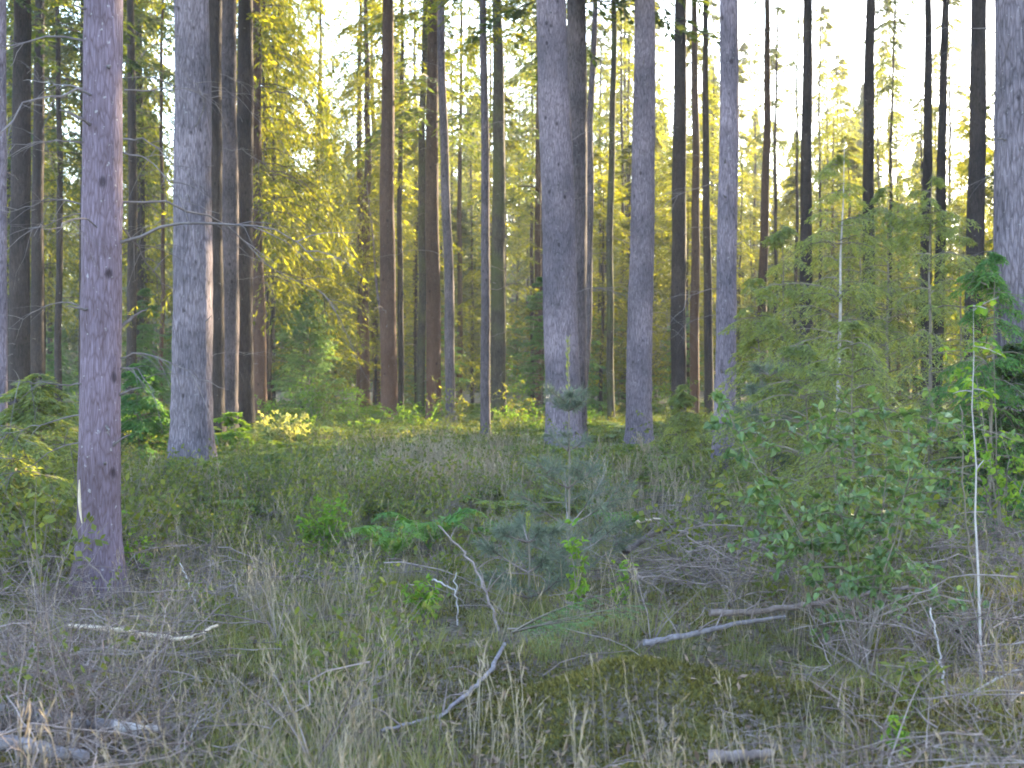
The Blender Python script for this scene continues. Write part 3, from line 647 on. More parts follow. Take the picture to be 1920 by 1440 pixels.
leafy('slim lime green seedling standing in front of the bluish pine', 1085, 1110, .60, .28, 4, 150, .055, .04, 'leaf_lime', 'leafy_plant', 'plant', Y=8.9, bare=.05)
leafy('short lime seedling right of the slim one, before the branch pile', 1165, 1150, .34, .3, 5, 80, .05, .035, 'leaf_lime', 'leafy_plant', 'plant')
leafy('yellow-green round bush standing left of the two bracken clumps', 612, 1045, .52, .55, 10, 420, .06, .04, 'leaf_lime', 'shrub', 'shrub')
leafy('small green plant low in the grass below the bracken clumps', 795, 1165, .24, .42, 9, 220, .05, .028, 'leaf_lime', 'leafy_plant', 'plant')
leafy('bush blazing in the sun patch left of centre, glare painted into its cream leaves', 528, 880, .78, 1.5, 16, 1400, .08, .055, 'leaf_painted_sun', 'shrub', 'shrub', Y=31, bare=.1)
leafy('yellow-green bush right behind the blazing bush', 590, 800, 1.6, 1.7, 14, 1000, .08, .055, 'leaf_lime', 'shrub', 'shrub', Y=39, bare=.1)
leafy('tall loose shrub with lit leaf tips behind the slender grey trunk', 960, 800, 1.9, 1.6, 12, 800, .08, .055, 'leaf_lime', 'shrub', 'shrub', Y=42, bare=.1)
leafy('olive leafy shrub at the foot of the smooth purple trunk', 1265, 860, 1.3, 1.7, 13, 1000, .07, .045, 'leaf_green', 'shrub', 'shrub', Y=26, bare=.1)
leafy('broad dark green shrub left of the nearest trunk', 90, 1000, .95, 1.5, 16, 1100, .06, .04, 'leaf_green', 'shrub', 'shrub', Y=14, bare=.1)
leafy('dark green bramble bush at the left picture edge', 15, 1010, .8, 1.2, 14, 900, .06, .045, 'leaf_green', 'shrub', 'shrub', Y=11.5, bare=.1)
leafy('lime leaf shoots along the right foot of the nearest trunk', 250, 1060, .55, .45, 7, 110, .05, .035, 'leaf_lime', 'leafy_plant', 'plant', Y=11)
leafy('leafy shoots in front of the big ridged trunk at the right edge', 1880, 980, 1.9, .9, 8, 380, .06, .045, 'leaf_lime', 'shrub', 'shrub', Y=11, bare=.35)
leafy('pale stemmed sapling with few leaves rising before the dark evergreen bush', 1840, 1290, 1.95, .5, 1, 45, .055, .04, 'leaf_lime', 'sapling_stem', 'sapling', 'stem_pale', Y=7.3, bare=.5)

for X, Y in [q for q in place(44, 19, 50, 30, 1700, 1.6) if not (390 < q[0]/q[1]*F+960 < 680 and q[1] < 33)]:
    k = R(); far = Y > 33
    leafy('leafy shrub standing in the green undergrowth between the trunks', (X/Y*F+960), 0, (.8+.8*R()) if far else (.3+.4*R()), (1.0+.9*R()) if far else (.5+.5*R()), 10, 520 if far else 260, .075, .05, 'leaf_green' if k < .6 else 'leaf_lime', 'shrub', 'shrub', Y=Y, bare=.08)['group'] = 'shrubs between the trunks'
for X, Y in place(16, 33, 49, 400, 1120, 1.3):
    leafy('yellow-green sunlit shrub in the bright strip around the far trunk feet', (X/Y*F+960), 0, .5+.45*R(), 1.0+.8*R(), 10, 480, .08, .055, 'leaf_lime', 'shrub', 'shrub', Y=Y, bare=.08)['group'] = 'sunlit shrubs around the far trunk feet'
# ferns
def frond(L, n_p, detail):
    s = Soup(); K = 10; t = np.linspace(0, 1, K)
    ra = np.stack([t*L*.75, np.zeros(K), L*(.75*t-.55*t*t)], -1); tubes(s, ra, .004*(1.1-t), 3, 0)
    tp = np.linspace(.18, .98, n_p); b = np.stack([np.interp(tp, t, ra[:, i]) for i in range(3)], -1)
    tang = norm(np.gradient(b, axis=0)); pl = L*.34*np.sin(np.pi*(tp*.80+.17))**.8
    for sg in (1, -1):
        d = norm(tang*.45+np.array([0, sg, -.12])+rng.normal(size=(n_p, 3))*.06); up = norm(np.cross(tang, np.array([0, 1., 0])))*-1
        if not detail:
            diamonds(s, b, d, np.array([0, 0, 1.])+rng.normal(size=(n_p, 3))*.2, pl, pl*.28, 0)
        else:
            m = 9; u = np.linspace(.08, .95, m)
            bb = (b[:, None]+d[:, None]*(pl[:, None]*u)[..., None]).reshape(-1, 3)
            for s2 in (1, -1):
                dd = (d[:, None]*.6+tang[:, None]*s2*.8+np.zeros((1, m, 1))).reshape(-1, 3)
                ll = (pl[:, None]*.24*(1.05-u)).ravel()+.004
                diamonds(s, bb, dd, np.tile([0, 0, 1.], (len(bb), 1))+rng.normal(size=(len(bb), 3))*.15, ll, ll*.5, 0)
    return s.arrays()
def fern_soup(nf, L, n_p, detail):
    s = Soup(); fr = [frond(L*(.75+.4*R()), n_p, detail) for _ in range(3)]
    stamp(s, fr, np.zeros((nf, 3)), np.arange(nf)*2*math.pi/nf+R(nf)*.7, .7+.5*R(nf), rng.normal(size=(nf, 2))*.12); return s
for lab, px, py, L in [('left one of two bright bracken clumps in the middle of the clearing', 735, 1050, .55), ('right one of two bright bracken clumps in the middle of the clearing', 805, 1030, .55),
                       ('small bracken frond clump left of the bluish pine', 925, 1020, .33), ('pale green bracken clump at the right flank of the bluish pine', 1170, 1000, .34)]:
    p0 = ground_pt(px, py)
    tag(obj('fern', fern_soup(9, L, 15, True).mesh('fern', [M['fern_bright']]), None, p0, 0, (1, 1, 2.0)), lab, 'fern')

# low conifer spray growing over the ground in front
p0 = ground_pt(960, 1262); 
root = thing('conifer_seedling', 'low fresh green conifer spray lying over the mossy mound in front', 'seedling', p0 + np.array([0, 0, .05]))
s = Soup()
for a, L in ((.12, .62), (-.05, .55), (.35, .42), (-.35, .35), (.2, .3)):
    t = np.linspace(0, 1, 9); pth = np.stack([np.cos(a)*t*L, np.sin(a)*t*L, .05+.16*t-.06*t*t+a*.1*t], -1); tubes(s, pth, .004*(1.1-t), 4, 1)
    for k in range(16):
        tt = .1+.055*k; b = np.array([np.interp(tt, t, pth[:, i]) for i in range(3)]); sg = 1 if k % 2 else -1
        d = norm(np.array([np.cos(a+sg*.8), np.sin(a+sg*.8), -.1+.1*rng.normal()])); l = .17*(1.1-tt)*(.7+.5*R())
        n = 26; u = np.linspace(.05, 1, n); bb = b+d*(l*u)[:, None]-np.array([0, 0, 1.])*(l*u*u*.25)[:, None]
        sd = np.where(np.arange(n) % 2 == 0, 1., -1.)[:, None]*norm(np.cross(d, [0, 0, 1.]))
        diamonds(s, bb, d*.5+sd*.9+rng.normal(size=(n, 3))*.15, np.array([0, 0, 1.])+rng.normal(size=(n, 3))*.3, np.full(n, .019), np.full(n, .0045), 0)
obj('foliage', s.mesh('foliage', [M['needle_spring'], M['stem']]), root, (0, 0, .10), 0, 1.25)

# ------------------------------------------------------------------ fallen branches and logs
def branch(label, pix, dia, lift=0.0, mat='deadwood', nm='fallen_branch', cat='branch', twigs=5, cap=False, Ys=None, wob=.006, tw_len=.3):
    """pix: rows of (px, py[, height above ground]) turned into points on the ground"""
    raw = []
    for i, e in enumerate(pix):
        if Ys is not None: raw.append(P(e[0], e[1], Ys[i] if not np.isscalar(Ys) else Ys))
        else:
            q = ground_pt(e[0], e[1]); q[2] += dia*.5+lift; raw.append(q)
    raw = np.array(raw); K = max(14, 5*len(raw)); tt = np.linspace(0, 1, len(raw)); t = np.linspace(0, 1, K)
    pts_ = np.stack([np.interp(t, tt, raw[:, i]) for i in range(3)], -1)
    for _ in range(2): pts_[1:-1] = (pts_[:-2]+2*pts_[1:-1]+pts_[2:])/4
    pts_ += rng.normal(size=pts_.shape)*wob*np.array([1, 1, .5])
    gz = gh(pts_[:, 0], pts_[:, 1]); 
    if Ys is None: pts_[:, 2] = np.maximum(pts_[:, 2], gz+dia*.3)
    o0 = pts_[0].copy(); s = Soup(); rad = dia*.5*(1.0-.45*t)*(1+rng.normal(size=K)*.05)
    tubes(s, (pts_-o0), rad, 9 if dia > .03 else 6, 0, cap)
    root = thing(nm, label, cat, o0)
    obj('limb', s.mesh('limb', [M[mat]]), root)
    if twigs:
        tk = .1+.85*R(twigs); b = np.stack([np.interp(tk, t, pts_[:, i]) for i in range(3)], -1)-o0
        md = norm(pts_[-1]-pts_[0]); dd = norm(md*.6+np.stack([rng.normal(size=twigs), rng.normal(size=twigs)*.6, .35+.5*R(twigs)], -1)*.7)
        tl = tw_len*(.5+.9*R(twigs)); s5 = np.linspace(0, 1, 6)
        tw = b[:, None]+dd[:, None]*(tl[:, None]*s5)[..., None]-np.array([0, 0, 1.])*(tl[:, None]*s5**2*.3)[..., None]+rng.normal(size=(twigs, 6, 3))*.02*tl[:, None, None]*s5[None, :, None]
        for one in tw:
            w = Soup(); tubes(w, one, min(dia*.22, .006)*(1.05-.8*s5), 4, 0); obj('side_twig', w.mesh('side_twig', [M['twig']]), root)
    return root
branch('curved peeled stick at lower left, orange-white of a sun fleck put into its colour', [(130, 1200), (230, 1210), (290, 1222), (340, 1229), (380, 1218), (405, 1200)], .032, .07, 'peeled', twigs=2)
branch('thick grey log lying across the bottom left corner with a splintered end', [(-120, 1350), (0, 1368), (90, 1384), (165, 1395), (230, 1405)], .085, .05, 'deadwood', 'fallen_log', 'log', 4, True)
branch('short broken grey log end to end with the bottom left log', [(215, 1403), (260, 1408), (300, 1406)], .06, .06, 'stem_pale', 'fallen_log', 'log', 2, True)
branch('pale log slice at the very bottom left corner', [(-100, 1405), (0, 1428), (80, 1445), (160, 1462)], .08, .05, 'deadwood', 'fallen_log', 'log', 0, True)
branch('long arched grey branch rising from the middle of the clearing towards the ferns', [(945, 1215), (920, 1130), (895, 1070), (865, 1030), (820, 985)], .02, mat='twig', Ys=[8.3, 8.5, 8.7, 8.9, 9.2], twigs=5)
branch('crooked grey branch lying from the centre towards the lower left grass', [(945, 1218), (925, 1265), (890, 1300), (835, 1350), (780, 1368), (715, 1385)], .026, .02, 'deadwood', twigs=6)
branch('thin upright pale stick left of the arched branch', [(858, 1190), (857, 1130), (854, 1075)], .013, mat='stem_pale', Ys=[8.7, 8.7, 8.7], twigs=1)
branch('short pale stick slanting against the upright stick', [(810, 1085), (835, 1097), (856, 1108)], .012, mat='stem_pale', Ys=[8.8, 8.7, 8.65], twigs=0)
branch('bent pale twig standing in the grass right of the nearest trunk', [(368, 1168), (366, 1130), (352, 1090), (338, 1055)], .013, mat='stem_pale', Ys=[9.1, 9.1, 9.15, 9.2], twigs=1)
branch('thin grey stick lying flat in grass left of the bracken, the upper of two', [(515, 1088), (590, 1090), (668, 1093)], .02, .02, 'deadwood', twigs=2)
branch('dark short stick lying flat in grass, the lower of two left of the bracken', [(582, 1172), (625, 1166), (668, 1160)], .03, .01, 'twig_dark', twigs=2)
branch('long grey pole lying slantwise at right with its pale end towards the middle', [(1205, 1243), (1290, 1228), (1380, 1212), (1470, 1195)], .038, .09, 'deadwood', twigs=4, cap=True)
branch('long grey pole behind the slanting one, ending under the birch sapling', [(1330, 1200), (1420, 1188), (1520, 1175), (1620, 1160), (1700, 1163)], .042, .11, 'twig', twigs=7, cap=True)
branch('dark branch with a pale broken end topping the branch pile beside the pine', [(1170, 1090), (1225, 1050), (1290, 1020), (1345, 998)], .055, .20, 'twig_dark', twigs=8)
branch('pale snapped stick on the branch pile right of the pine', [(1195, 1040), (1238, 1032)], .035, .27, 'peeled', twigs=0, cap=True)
branch('dark branch lying level to the right of the branch pile', [(1280, 1042), (1360, 1048), (1445, 1062)], .045, .16, 'twig_dark', twigs=9)
branch('grey branch curving down from the branch pile to the moss', [(1208, 1140), (1212, 1115), (1240, 1085), (1285, 1062)], .022, .03, 'twig', twigs=4)
branch('thin bare stick slanting down to the lower right from the grey pole', [(1540, 1222), (1610, 1268), (1680, 1315), (1755, 1392)], .014, .05, 'twig', twigs=6)
branch('pale cut log poking in at the bottom edge right of the moss mound', [(1325, 1438), (1390, 1434), (1450, 1430)], .06, .01, 'twig', 'fallen_log', 'log', 0, True)
branch('thin white stem forking from the ground at lower right, its left arm upright', [(1775, 1322), (1768, 1260), (1755, 1190), (1742, 1140)], .014, mat='stem_pale', Ys=[6.9, 7, 7.1, 7.2], twigs=2)
branch('thin white stick rising to the right picture edge from the forked stem', [(1778, 1322), (1850, 1282), (1925, 1248)], .016, mat='stem_pale', Ys=[6.9, 6.95, 7.05], twigs=4)
branch('hair-thin tall bare stem left of the pale stemmed sapling', [(1842, 1225), (1832, 1120), (1812, 1010), (1806, 850), (1803, 760)], .012, mat='stem', Ys=8.0, twigs=5)
branch('black twig slanting through the dead brush at the left picture edge', [(-5, 1215), (40, 1290), (92, 1362)], .016, .12, 'twig_dark', twigs=5)
branch('bare grey stick leaning across the foot of the nearest trunk', [(150, 1040), (195, 1085), (240, 1135)], .013, mat='twig', Ys=[9.3, 9.2, 9.1], twigs=3)
branch('arched bare twig left below the nearest trunk', [(110, 1200), (140, 1150), (180, 1120), (225, 1110)], .012, mat='twig', Ys=[8.6, 8.7, 8.9, 9.0], twigs=4)
branch('thin grey stick slanting in the brush at bottom left', [(190, 1200), (210, 1300), (225, 1380)], .010, mat='twig', Ys=[7.2, 7.0, 6.8], twigs=4)
branch('pale twig standing up from brush at the bottom left of the tall grass', [(330, 1445), (352, 1390), (382, 1335)], .010, mat='stem_pale', Ys=[6.0, 6.2, 6.4], twigs=3)
# stump
p0 = ground_pt(286, 1005); s = Soup(); t = np.linspace(0, 1, 6)
tubes(s, np.stack([0*t, 0*t, -.05+.3*t], -1), np.array([.075, .06, .055, .053, .052, .045]), 10, 0, True)
tag(obj('stump', s.mesh('stump', [M['deadwood']]), None, p0), 'small weathered grey stump right of the nearest trunk', 'stump')

# ------------------------------------------------------------------ ground cover (nobody could count it)
def frustum_pts(n, y0, y1, pw=1.0, margin=1.2):
    Y = y0+(y1-y0)*R(n)**pw; X = (R(n)-.5)*(.72*Y+2*margin); return X, Y
SPOTS = [(ground_pt(a, b), q) for a, b, q in ((612, 1045, .5), (735, 1050, .5), (805, 1030, .5), (795, 1165, .4), (1085, 1110, .35), (1722, 1335, .3), (1682, 1425, .25), (1165, 1150, .3), (960, 1262, .3))]
def free(X, Y):
    k = np.ones(len(X), bool)
    for q, rad in SPOTS: k &= (np.abs(X-q[0]) > rad*.8) | (Y > q[1]+rad*.5) | (Y < q[1]-rad*2.2)
    return k
def seg(X, Y): return X/Y*F+960      # picture column of a ground point, for density only

def blade_tuft(nb, h, w, spread, lean):
    a = R(nb)*6.28; b = np.stack([rng.normal(size=nb)*spread, rng.normal(size=nb)*spread, np.zeros(nb)-.01], -1)
    hh = h*(.5+.7*R(nb)); d = np.stack([np.cos(a), np.sin(a), np.zeros(nb)], -1)*(lean*(.3+R(nb)))[:, None]
    sd = np.stack([-np.sin(a), np.cos(a), np.zeros(nb)], -1)*w*.5
    s = Soup(); rows = []
    for tt, ww in ((0, 1), (.4, .9), (.75, .6), (1, .1)):
        c = b+d*(tt**1.8)[..., None]*hh[:, None] if False else b+d*(tt**1.8)*hh[:, None]+np.array([0, 0, 1.])*(hh*(tt-.18*tt*tt))[:, None]
        rows += [c+sd*ww, c-sd*ww]
    V = np.stack(rows, 1); i = np.arange(nb)[:, None]*8
    s.add(V, np.concatenate([i+np.array([[k, k+1, k+3, k+2]]) for k in (0, 2, 4)])); return s.arrays()
GT = [blade_tuft(14, .16, .0036, .04, .6) for _ in range(6)]
X, Y = frustum_pts(26000, 4.2, 24, 1.35)
c = seg(X, Y); den = noise2(X*1.1+3, Y*1.1, 4)*.6+noise2(X*.45, Y*.45+8, 5)*.6
boost = np.exp(-((c-620)/170)**2)*np.clip((16-Y)/8, 0, 1)*.2+np.exp(-((c-430)/150)**2)*np.clip((12-Y)/5, 0, 1)*.1-.6*np.exp(-((c-1150)/230)**2)*(Y < 7.6)-.2*(c < 300)*(Y < 9)-.15*(c > 1250)*(Y < 9)-.2*np.exp(-((c-1330)/200)**2)
k = (R(len(X))*.7+.22 < den*.9+boost-.12) & (free(X, Y) | (R(len(X)) < .35)); X, Y = X[k], Y[k]; n = len(X)
s = Soup(); stamp(s, GT, np.stack([X, Y, gh(X, Y)], -1), R(n)*6.28, .5+.75*R(n), rng.normal(size=(n, 2))*.25)
tag(obj('grass', s.mesh('grass', [M['grass']])), 'soft green grass scattered over the shaded clearing', 'grass', kind='stuff')
# straw stalks with seed heads
def stalk_tuft(nb, h, k=1.0):
    s = Soup(); a = R(nb)*6.28; b = np.stack([rng.normal(size=nb)*.05, rng.normal(size=nb)*.05, np.zeros(nb)-.01], -1)
    hh = h*(.55+.6*R(nb)); ln = .05+.32*R(nb); t = np.linspace(0, 1, 5)
    p = b[:, None]+np.stack([np.cos(a)*ln*hh, np.sin(a)*ln*hh, np.zeros(nb)], -1)[:, None]*(t**2)[None, :, None]+np.array([0, 0, 1.])*(hh[:, None]*t*(1-.1*t*ln[:, None]))[..., None]
    tubes(s, p, np.broadcast_to(k*np.array([.0016, .0015, .0013, .0011, .0008]), (nb, 5)), 3, 0, smooth=False)
    for kx in range(4):
        hb = p[:, 3]+(p[:, 4]-p[:, 3])*(.05+.22*kx)
        diamonds(s, hb, p[:, 4]-p[:, 3]+rng.normal(size=(nb, 3))*.02, rnd_dir(nb), hh*.11, np.full(nb, .0045*k), 0)
    return s.arrays()
ST = [stalk_tuft(6, .42) for _ in range(6)]
X, Y = frustum_pts(6000, 4.6, 27, 1.2); c = seg(X, Y)
w = .03+.4*np.exp(-((c-650)/120)**2)*np.clip((11-Y)/3, 0, 1)+.9*np.exp(-((c-820)/120)**2)*((Y > 17) & (Y < 26))+.3*np.exp(-((c-480)/160)**2)*np.clip((14-Y)/4, 0, 1)+.12*noise2(X, Y, 6)
k = (R(len(X)) < w) & (np.hypot((X-.55)/.6, (Y-6.75)/.5) > 1); X, Y = X[k], Y[k]; n = len(X)
s = Soup(); stamp(s, ST, np.stack([X, Y, gh(X, Y)], -1), R(n)*6.28, .6+.6*R(n), rng.normal(size=(n, 2))*.15)
SF = [stalk_tuft(9, .5, 2.2) for _ in range(4)]
X, Y = frustum_pts(5200, 14, 30, 1.0); c = seg(X, Y)
k = R(len(X)) < .9*np.exp(-((c-820)/125)**2)*((Y > 16) & (Y < 27))+.3*(noise2(X*.5+9, Y*.5, 2) > .62)*(Y < 24); X, Y = X[k], Y[k]; n = len(X)
stamp(s, SF, np.stack([X, Y, gh(X, Y)], -1), R(n)*6.28, .6+.6*R(n), rng.normal(size=(n, 2))*.15)
tag(obj('dry_grass', s.mesh('dry_grass', [M['straw']])), 'pale straw seed stalks waving in the clearing', 'grass', kind='stuff')

# dead brushwood
def brush(L, nt_, flat):
    s = Soup(); K = 9; t = np.linspace(0, 1, K)
    w = np.cumsum(rng.normal(size=(K, 3))*.05, 0)*L; w -= w[0]
    m = np.stack([(t-.4)*L, w[:, 1], .02+np.abs(flat*L*np.sin(t*2.2+R()*1.5))*.5+w[:, 2]*.25], -1); m[:, 2] = np.maximum(m[:, 2], .004)
    tubes(s, m, .0034*(1.1-.85*t)*(.6+L*.6), 4, 0)
    tk = .1+.85*R(nt_); b = np.stack([np.interp(tk, t, m[:, i]) for i in range(3)], -1)
    dd = norm(np.stack([.5+.5*R(nt_), np.where(R(nt_) > .5, 1, -1)*(.4+.6*R(nt_)), .1+.5*rng.normal(size=nt_)], -1)); tl = L*(.15+.35*R(nt_)); s5 = np.linspace(0, 1, 5)
    tw = b[:, None]+dd[:, None]*(tl[:, None]*s5)[..., None]+rng.normal(size=(nt_, 5, 3))*.03*L*s5[None, :, None]; tw[..., 2] = np.maximum(tw[..., 2], .003)
    tubes(s, tw, np.broadcast_to(.0017*(1.05-.75*s5), (nt_, 5)), 3, 0, smooth=False)
    return s.arrays()
BR = [brush(.4+.5*R(), 7+int(R()*5), .1+.5*R()) for _ in range(10)]
X, Y = frustum_pts(9000, 4.3, 22, 1.3); c = seg(X, Y)
w = .10+.75*np.exp(-((c-130)/260)**2)*np.clip((12-Y)/3.5, 0, 1)+1.5*np.exp(-((c-1330)/170)**2)*((Y > 8.3) & (Y < 14))+.8*(noise2(X*.5, Y*.5+2, 11) > .56)*((Y > 9) & (Y < 22))+.55*np.exp(-((c-1800)/190)**2)*(Y < 13)+.35*np.exp(-((c-850)/200)**2)*((Y > 7.5) & (Y < 10))+.15*(c > 1150)*(Y < 7)+.1*(c < 600)*(Y < 6.6)
w = w*(1-.85*np.exp(-((X-.55)/.6)**2-((Y-6.75)/.5)**2))
k = (R(len(X)) < w*.30) & free(X, Y); X, Y = X[k], Y[k]; c = c[k]; n = len(X)
lift = R(n)*.16*(np.exp(-((c-1330)/170)**2)*((Y > 8.3) & (Y < 14))*2.2+np.exp(-((c-1800)/190)**2)*2.5+np.exp(-((c-120)/200)**2)*1.2)
s = Soup(); stamp(s, BR, np.stack([X, Y, gh(X, Y)+lift], -1), R(n)*6.28, .6+.7*R(n), rng.normal(size=(n, 2))*.25)
tag(obj('brushwood', s.mesh('brushwood', [M['twig']])), 'tangled grey dead twigs littering the clearing floor', 'brushwood', kind='stuff')
# standing bare twigs at the left and right
def spray(h):
    s = Soup(); K = 7; nb = 5; t = np.linspace(0, 1, K); a = R(nb)*6.28; ln = .2+.6*R(nb); hh = h*(.5+.6*R(nb))
    p = np.stack([np.cos(a)*ln*hh, np.sin(a)*ln*hh, np.zeros(nb)], -1)[:, None]*(t**1.3)[None, :, None]+np.array([0, 0, 1.])*(hh[:, None]*(t-.25*t*t*ln[:, None]))[..., None]+rng.normal(size=(nb, K, 3))*.02*h*t[None, :, None]
    tubes(s, p, np.broadcast_to(.0035*(1.1-.9*t), (nb, K)), 4, 0)
    for q in range(nb):
        m = 5; tk = .3+.6*R(m); b = np.stack([np.interp(tk, t, p[q, :, i]) for i in range(3)], -1); dd = norm(np.stack([rng.normal(size=m), rng.normal(size=m), .2+.5*R(m)], -1))
        s4 = np.linspace(0, 1, 4); tw = b[:, None]+dd[:, None]*((.1+.2*R(m))[:, None]*h*s4)[..., None]; tubes(s, tw, np.broadcast_to(.0016*(1.1-.8*s4), (m, 4)), 3, 0)
    return s.arrays()
SP = [spray(.55) for _ in range(6)]
X, Y = frustum_pts(2600, 5.2, 16, 1.0); c = seg(X, Y)
w = .6*np.exp(-((c-90)/170)**2)+.45*np.exp(-((c-1850)/200)**2)+.25*np.exp(-((c-1400)/160)**2)*(Y > 8)+.03
k = R(len(X)) < w*.6; X, Y = X[k], Y[k]; n = len(X)
s = Soup(); stamp(s, SP, np.stack([X, Y, gh(X, Y)], -1), R(n)*6.28, .55+.75*R(n))
tag(obj('bare_brush', s.mesh('bare_brush', [M['twig']])), 'thin bare grey shoots standing at both sides of the clearing', 'brush', kind='stuff')

# fallen leaves, moss
X, Y = frustum_pts(30000, 4, 18, 1.3); k = np.hypot((X-.55)/.75, (Y-6.72)/.6) > R(len(X))*1.2; X, Y = X[k], Y[k]; n = len(X)
s = Soup(); d = rnd_dir(n); d[:, 2] *= .25
diamonds(s, np.stack([X, Y, gh(X, Y)+.006+.012*R(n)], -1), d, np.array([0, 0, 1.])+rng.normal(size=(n, 3))*.35, .03+.035*R(n), .012+.016*R(n), 0)
tag(obj('fallen_leaves', s.mesh('fallen_leaves', [M['litter']])), 'brown fallen leaves and bark flakes on the forest floor', 'litter', kind='stuff')
X, Y = frustum_pts(260000, 4.2, 15, 1.2); den = noise2(X*1.6+2, Y*1.6+5, 7)
for mx, my, sx_, sy_, h in MOUNDS: den = den+.9*(h/.17)*np.exp(-((X-mx)/sx_/1.1)**2-((Y-my)/sy_/1.1)**2)
k = R(len(X))*.8+.22 < den; X, Y = X[k], Y[k]
X = np.concatenate([X, (.55+rng.normal(size=15000)*.48), 2.0+rng.normal(size=9000)*.45]); Y = np.concatenate([Y, 6.72+rng.normal(size=15000)*.36, 6.4+rng.normal(size=9000)*.3]); n = len(X)
s = Soup(); d = rnd_dir(n, .9)
diamonds(s, np.stack([X, Y, gh(X, Y)-.004], -1), d, rnd_dir(n), .018+.022*R(n), .006+.006*R(n), 0)
tag(obj('moss', s.mesh('moss', [M['moss']])), 'olive moss cushioning the mounds and hollows of the clearing', 'moss', kind='stuff')

# bracken and low shrubs behind the clearing
FN = [fern_soup(7, .75, 13, False).arrays() for _ in range(5)]
X, Y = frustum_pts(5200, 15.5, 62, 1.15, 2.5); c = seg(X, Y)
w = (.45+.6*noise2(X*.5, Y*.5, 8))*np.clip((Y-15)/12, .1, 1)+.5*np.exp(-((c-560)/190)**2)*(Y < 30)-.5*np.exp(-((c-830)/120)**2)*((Y > 17) & (Y < 25))
k = R(len(X)) < w*.7; X, Y = X[k], Y[k]; n = len(X)
s = Soup(); stamp(s, FN, np.stack([X, Y, gh(X, Y)], -1), R(n)*6.28, (.65+.6*R(n))*(1+.35*np.clip((Y-24)/10, 0, 1)), rng.normal(size=(n, 2))*.1)
tag(obj('bracken', s.mesh('bracken', [M['fern']])), 'green bracken carpeting the wood behind the clearing', 'bracken', kind='stuff')
def lowshrub(h, nl, lL):
    s = Soup(); ns = 9; K = 5; t = np.linspace(0, 1, K); a = R(ns)*6.28; ln = .3+.6*R(ns); hh = h*(.6+.5*R(ns))
    p = np.stack([np.cos(a)*ln*hh, np.sin(a)*ln*hh, np.zeros(ns)], -1)[:, None]*(t**1.2)[None, :, None]+np.array([0, 0, 1.])*(hh[:, None]*t)[..., None]+rng.normal(size=(ns, K, 3))*.02*h
    tubes(s, p, np.broadcast_to(.003*(1.1-.8*t), (ns, K)), 3, 1)
    si = rng.integers(0, ns, nl); tt = .25+.75*R(nl); k0 = np.clip((tt*(K-1)).astype(int), 0, K-2); fr = (tt*(K-1)-k0)[:, None]
    b = p[si, k0]*(1-fr)+p[si, k0+1]*fr+rng.normal(size=(nl, 3))*.05*h
    diamonds(s, b, rnd_dir(nl, .15), np.array([0, 0, 1.])+rng.normal(size=(nl, 3))*.6, lL*(.6+.7*R(nl)), lL*.55*(.6+.7*R(nl)), 0, .5)
    return s.arrays()
LS = [lowshrub(.42, 130, .038) for _ in range(5)]
X, Y = frustum_pts(8000, 6.2, 40, 1.0, 1.5); c = seg(X, Y)
w = .10*(noise2(X*1.4, Y*1.4, 3) > .55)+np.clip((Y-10)/9, 0, 1)*1.3*np.clip(noise2(X*.42+1, Y*.42, 9)*1.9-.62, .04, 1)+.5*np.exp(-((c-60)/140)**2)*(Y > 10)+.15*np.exp(-((c-730)/140)**2)*(Y > 9)+.35*np.exp(-((c-1560)/260)**2)*(Y > 9.5)-.45*np.exp(-((c-830)/120)**2)*((Y > 17) & (Y < 25))
k = (R(len(X)) < w*.8) & free(X, Y); X, Y = X[k], Y[k]; n = len(X)
s = Soup(); stamp(s, LS, np.stack([X, Y, gh(X, Y)], -1), R(n)*6.28, (.55+.9*R(n))*(.6+.9*noise2(X*.6+4, Y*.6, 10)))
tag(obj('low_undergrowth', s.mesh('low_undergrowth', [M['leaf_green'], M['stem']])), 'low leafy green undergrowth between the trunks', 'undergrowth', kind='stuff')

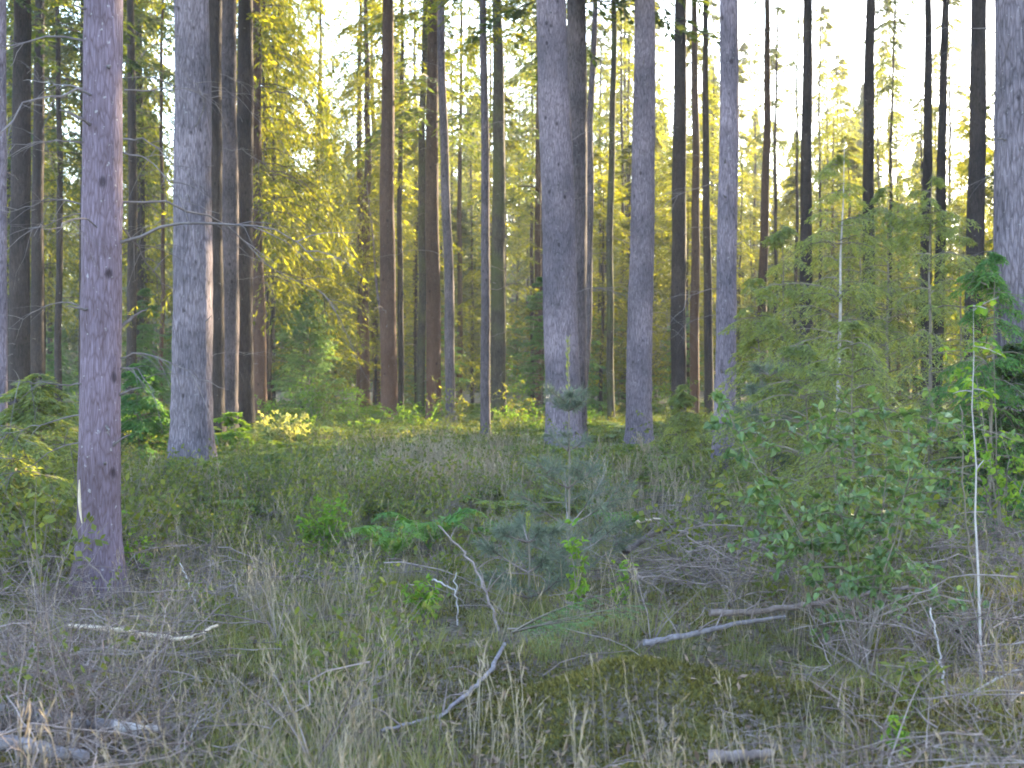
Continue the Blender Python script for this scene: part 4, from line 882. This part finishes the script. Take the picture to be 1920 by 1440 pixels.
# ------------------------------------------------------------------ light, air, sky, camera
w = bpy.data.worlds.new('World'); scene.world = w; w.use_nodes = True
nt = w.node_tree; nt.nodes.clear()
sky = nt.nodes.new('ShaderNodeTexSky'); sky.sky_type = 'NISHITA'; sky.sun_disc = False
sky.sun_elevation = SUN_EL; sky.sun_rotation = SUN_AZ; sky.dust_density = 1.0; sky.air_density = 1.0
bg = nt.nodes.new('ShaderNodeBackground'); bg.inputs[1].default_value = .15
wo = nt.nodes.new('ShaderNodeOutputWorld'); nt.links.new(sky.outputs[0], bg.inputs[0]); nt.links.new(bg.outputs[0], wo.inputs[0])
sl = bpy.data.lights.new('sun', 'SUN'); sl.energy = 5.0; sl.angle = math.radians(.5); sl.color = (1, .82, .52)
so = bpy.data.objects.new('sun', sl); COL.objects.link(so)
sv = Vector((math.sin(SUN_AZ)*math.cos(SUN_EL), math.cos(SUN_AZ)*math.cos(SUN_EL), math.sin(SUN_EL)))
so.rotation_euler = sv.to_track_quat('Z', 'Y').to_euler()

HAZE = 0.0005
if HAZE > 0:
    s = Soup(); x0, x1, y0, y1, z0, z1 = -410, 410, -125, 905, -2, 34
    v = [(x, y, z) for z in (z0, z1) for y in (y0, y1) for x in (x0, x1)]
    s.add(v, [[0, 2, 3, 1], [4, 5, 7, 6], [0, 1, 5, 4], [2, 6, 7, 3], [0, 4, 6, 2], [1, 3, 7, 5]])
    m, nt, out = nodes('haze_air'); pv = N(nt, 'ShaderNodeVolumePrincipled'); pv.inputs['Color'].default_value = (.9, .93, 1, 1); pv.inputs['Density'].default_value = HAZE; pv.inputs['Anisotropy'].default_value = .3
    nt.links.new(pv.outputs[0], out.inputs['Volume'])
    tag(obj('haze', s.mesh('haze', [m])), 'thin pale haze hanging through the whole wood', 'haze', kind='stuff')

cam = bpy.data.cameras.new('camera'); co = bpy.data.objects.new('camera', cam); COL.objects.link(co)
co.location = (0, 0, CH); co.rotation_euler = (math.radians(90), 0, 0)
cam.sensor_width = 36; cam.lens = F*36/1920; cam.shift_y = -(720-HZ)/1920; cam.clip_end = 3000; cam.clip_start = .05
cam.dof.use_dof = True; cam.dof.focus_distance = 11.0; cam.dof.aperture_fstop = 4.0
scene.camera = co

scene.view_settings.view_transform = 'Standard'; scene.view_settings.look = 'None'; scene.view_settings.gamma = 1.0
scene.view_settings.exposure = 3.35
scene.render.engine = 'CYCLES'
cy = scene.cycles
cy.use_denoising = True
cy.max_bounces = 7; cy.diffuse_bounces = 4; cy.transmission_bounces = 4; cy.glossy_bounces = 2; cy.volume_bounces = 1; cy.transparent_max_bounces = 4
cy.filter_width = 1.8
cy.sample_clamp_indirect = 8.0
